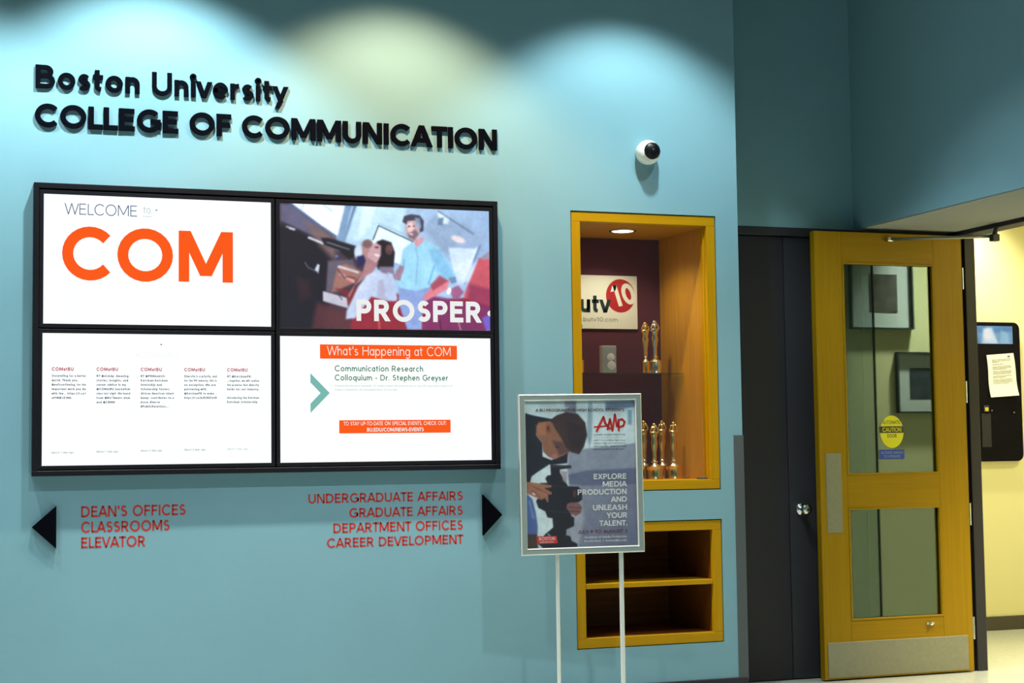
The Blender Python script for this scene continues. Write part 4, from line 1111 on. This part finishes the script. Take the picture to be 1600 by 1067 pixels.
# ================================================================== YELLOW DOOR (open, parallel to the main wall)
DX0, DX1, DF, DB = 2.853, 3.738, .330, .374
DT = 2.283
r_ = thing('wood_door', 'yellow wooden door standing open, with two glass panes and a steel kick plate', 'door', ((DX0 + DX1) / 2, (DF + DB) / 2, .008))
wx0, wx1 = 3.012, 3.560
MB().bbox(DX0, wx0, DF, DB, .008, DT, .002).build('stile', M_DOORZ, r_)
MB().bbox(wx1, DX1, DF, DB, .008, DT, .002).build('stile', M_DOORZ, r_)
for z0, z1 in ((.008, .296), (.866, 1.033), (2.127, DT)):
    MB().bbox(wx0, wx1, DF + .0004, DB - .0004, z0, z1, .001).build('rail', M_DOORX, r_)
for z0, z1, n_ in ((.296, .866, 0), (1.033, 2.127, 1)):
    bd = MB(); e = .010
    for y0, y1 in ((DF - .003, DF + .014), (DB - .014, DB + .003)):
        bd.bbox(wx0, wx1, y0, y1, z0, z0 + e, .002); bd.bbox(wx0, wx1, y0, y1, z1 - e, z1, .002)
        bd.bbox(wx0, wx0 + e, y0, y1, z0 + e, z1 - e, .002); bd.bbox(wx1 - e, wx1, y0, y1, z0 + e, z1 - e, .002)
    bd.build('glazing_bead', M_DOORX, r_)
    p_ = MB().box(wx0 + .002, wx1 - .002, DF + .018, DF + .024, z0 + .002, z1 - .002).build('glass_pane', M_DOORGLASS, r_)
    if n_ == 1:
        K_YEL = mat('sticker_yellow', srgb(214, 206, 20), .5); K_BLK = mat('sticker_black', (.02, .02, .02), .5); K_BL = mat('sticker_blue', srgb(36, 62, 150), .5); K_WT = mat('sticker_print', srgb(120, 150, 200), .5)
        yf = DF + .0172
        scx, scz = 3.292, 1.252
        disc((scx, scz), .070, .084, yf).build('caution_sticker', K_YEL, p_, 'round yellow AUTOMATIC CAUTION DOOR sticker')
        mb = MB(); mb.flat([(scx - .074, scz - .006), (scx + .070, scz - .006), (scx + .070, scz + .028), (scx - .074, scz + .028)], yf - .0005)
        for q in (text_mb('AUTOMATIC', scx - .055, scx + .055, scz + .040, .018, .15, yf - .0005), text_mb('DOOR', scx - .028, scx + .028, scz - .030, .018, .18, yf - .0005)): mb.add(q.v, q.f)
        mb.build('sticker_text', K_BLK, p_, kind='stuff')
        text_mb('CAUTION', scx - .056, scx + .056, scz + .0, .022, .16, yf - .001).build('sticker_word', K_YEL, p_, kind='stuff')
        MB().flat([(3.214, 1.110), (3.364, 1.110), (3.364, 1.160), (3.214, 1.160)], yf).build('blue_sticker', K_BL, p_, 'small blue rectangular sticker')
        mb = text_mb('ACTIVATE SWITCH', 3.224, 3.354, 1.138, .012, .14, yf - .0005)
        q = text_mb('TO OPERATE', 3.240, 3.338, 1.119, .012, .14, yf - .0005); mb.add(q.v, q.f)
        mb.build('sticker_text', K_WT, p_, kind='stuff')
MB().bbox(2.872, 3.704, DF - .003, DF, .016, .192, .001).build('kick_plate', M_STEEL, r_, 'brushed steel kick plate')
MB().bbox(2.886, 2.976, DF - .003, DF, .743, 1.146, .001).build('push_plate', M_STEEL, r_, 'tall brushed steel push plate')
for z0 in (2.000, 1.400, .760, .17):
    MB().tube((DX1 + .004, DF + .004, z0), (DX1 + .004, DF + .004, z0 + .115), .008, n=12).bbox(DX1 - .002, DX1 + .004, DF, DB, z0, z0 + .115, .001).build('hinge', M_CHROME, r_)
MB().bbox(3.452, 3.500, DF - .010, DF, .256, .270, .003).lathe((3.476, DF - .008, .263), [(0, -.012), (.008, -.012), (.011, -.006), (.011, 0), (0, 0)][::-1], 14, 'Y').build('door_holder', M_CHROME, r_)
# closer arm from the leaf to the frame head
r2 = thing('door_closer_arm', 'thin steel closer arm across the top of the yellow door', 'door closer', (3.29, .30, 2.240))
MB().path([(3.285, .306, 2.249), (3.50, .160, 2.244), (3.712, .010, 2.240)], [.0085, .0085, .0075], 12).build('arm', M_STEEL, r2)
MB().bbox(3.270, 3.302, .296, DF - .001, 2.238, 2.260, .003).build('pivot', M_CHROME, r2)
MB().bbox(3.694, 3.734, -.012, .026, 2.214, 2.250, .003).tube((3.714, .006, 2.25), (3.728, .006, 2.288), .011, n=12).build('bracket', M_GREY, r2)

# ================================================================== CORRIDOR
KX0, KX1, KZ0, KZ1 = 4.62, 5.298, 1.078, 1.976
r_ = thing('wall_kiosk', 'tall black wall panel with rounded corners and a small screen, in the corridor', 'panel', ((KX0 + KX1) / 2, 1.975, KZ0))
rr = .045; pts = []
for (ccx, ccz, a0) in ((KX1 - rr, KZ1 - rr, 0), (KX0 + rr, KZ1 - rr, 90), (KX0 + rr, KZ0 + rr, 180), (KX1 - rr, KZ0 + rr, 270)):
    for k in range(7): a = math.radians(a0 + 15 * k); pts.append((ccx + rr * math.cos(a), ccz + rr * math.sin(a)))
MB().prism(pts, 1.945, 1.980).build('body', mat('kiosk_black', (.0025, .002, .005), .5, spec=.1), r_)
S = Paint([(0, 0), (100, 0), (100, 26), (0, 26)], 110, 30, (120, 170, 208))
S.poly([(0, 0), (100, 0), (100, 8), (0, 12)], (86, 140, 190), 3); S.poly([(60, 4), (72, 2), (80, 26), (58, 26)], (214, 232, 240), 3); S.poly([(84, 6), (94, 10), (96, 26), (82, 26)], (150, 196, 220), 3)
S.poly([(30, 12), (50, 8), (54, 26), (26, 26)], (70, 120, 176), 4); S.poly([(10, 14), (22, 10), (24, 26), (8, 26)], (190, 196, 196), 3); S.ell(66, 12, 5, 9, (240, 248, 250), .5)
S.build('kiosk_screen', 4.68, 5.243, 1.836, 1.951, 1.9440, r_, True, .85)
MB().bbox(5.002, 5.042, 1.938, 1.945, 1.395, 1.437, .002).build('sensor_plate', M_GREY, r_)
MB().bbox(5.008, 5.034, 1.934, 1.939, 1.400, 1.424, .002).build('yellow_button', mat('button_yellow', srgb(196, 180, 40), .5), r_, 'small yellow button')
MB().bbox(4.985, 5.055, 1.941, 1.945, 1.170, 1.385, .002).build('lower_plate', M_GREYD, r_)
for x, z in ((5.066, 1.405), (5.236, 1.392)):
    MB().lathe((x, 1.9445, z), [(.0045, 0), (.0045, -.002), (0, -.003)], 12, 'Y').build('indicator_light', M_CHROME, r_)
# sheet of paper taped on it, slightly turned and curled
pp = thing('paper_notice', 'white sheet of paper with typed lines, taped crookedly on the black panel', 'notice', (5.15, 1.93, 1.49), rot=(0, 0, 0))
pp.location = (0, 0, 0); pp['_local'] = 1
A = [(5.035, 1.762), (5.242, 1.777), (5.271, 1.502), (5.054, 1.489)]
NXp, NZp = 8, 10; vs = []
def pt(u, v, off=0.0):
    a = [(1 - u) * (1 - v), u * (1 - v), u * v, (1 - u) * v]
    x = sum(a[i] * A[i][0] for i in range(4)); z = sum(a[i] * A[i][1] for i in range(4))
    return (x + .003 * math.sin(v * 6), 1.9405 - .012 * max(0, v - .55) ** 2 * 4 - .006 * math.sin(u * PI) - off, z)
mb = MB(); mb.add([pt(i / NXp, j / NZp) for j in range(NZp + 1) for i in range(NXp + 1)],
       [(j * (NXp + 1) + i, (j + 1) * (NXp + 1) + i, (j + 1) * (NXp + 1) + i + 1, j * (NXp + 1) + i + 1) for j in range(NZp) for i in range(NXp)], True)
sheet = mb.build('sheet', M_PAPER, pp)
mb = MB(); rnd = random.Random(3)
row = 0; v = .12
for blk in (3, 1, 3, 3, 2, 4):
    for k in range(blk):
        u = .16; end = .84 if k < blk - 1 else .40 + .4 * rnd.random()
        while u < end:
            wl = .03 + .05 * rnd.random(); u2 = min(u + wl, end)
            mb.add([pt(u, v, .0008), pt(u2, v, .0008), pt(u2, v + .012, .0008), pt(u, v + .012, .0008)], [(3, 2, 1, 0)])
            u = u2 + .012
        v += .030
    v += .022
mb.add([pt(.74, .05, .0008), pt(.84, .05, .0008), pt(.84, .09, .0008), pt(.74, .09, .0008)], [(3, 2, 1, 0)])
mb.build('typed_lines', M_INK, sheet, kind='stuff')
# framed pictures on the near corridor wall (seen mirrored in the door's glass)
def picture(label, x0, x1, z0, z1, ax0, ax1, az0, az1, cols_):
    yw = -1.2
    r_ = thing('framed_picture', label, 'picture', ((x0 + x1) / 2, yw, z0), group='framed pictures in the corridor')
    e = .009; f = MB()
    f.box(x0, x1, yw, yw + .035, z1 - e, z1); f.box(x0, x1, yw, yw + .035, z0, z0 + e); f.box(x0, x0 + e, yw, yw + .035, z0, z1); f.box(x1 - e, x1, yw, yw + .035, z0, z1)
    f.build('frame', mat('frame_grey', (.05, .06, .065), .5), r_)  # haze over the black frames is put into this lightened grey
    MB().box(x0 + e, x1 - e, yw + .002, yw + .012, z0 + e, z1 - e).build('mat_board', mat('mat_white', (.62, .66, .66), .7), r_)
    MB().box(ax0, ax1, yw + .011, yw + .0135, az0, az1).build('print', mat('art_' + str(cols_[0]), srgb(*cols_), .7, noise=.45, nscale=14), r_)
picture('black framed picture with a tall dim print, upper one mirrored in the door glass', 4.00, 4.452, 1.915, 2.40, 4.14, 4.345, 2.02, 2.26, (84, 80, 74))
picture('black framed picture with a wide grey print, lower one mirrored in the door glass', 4.322, 4.72, 1.390, 1.772, 4.418, 4.625, 1.478, 1.672, (58, 66, 74))

for o in SC.objects:
    if '_local' in o: del o['_local']
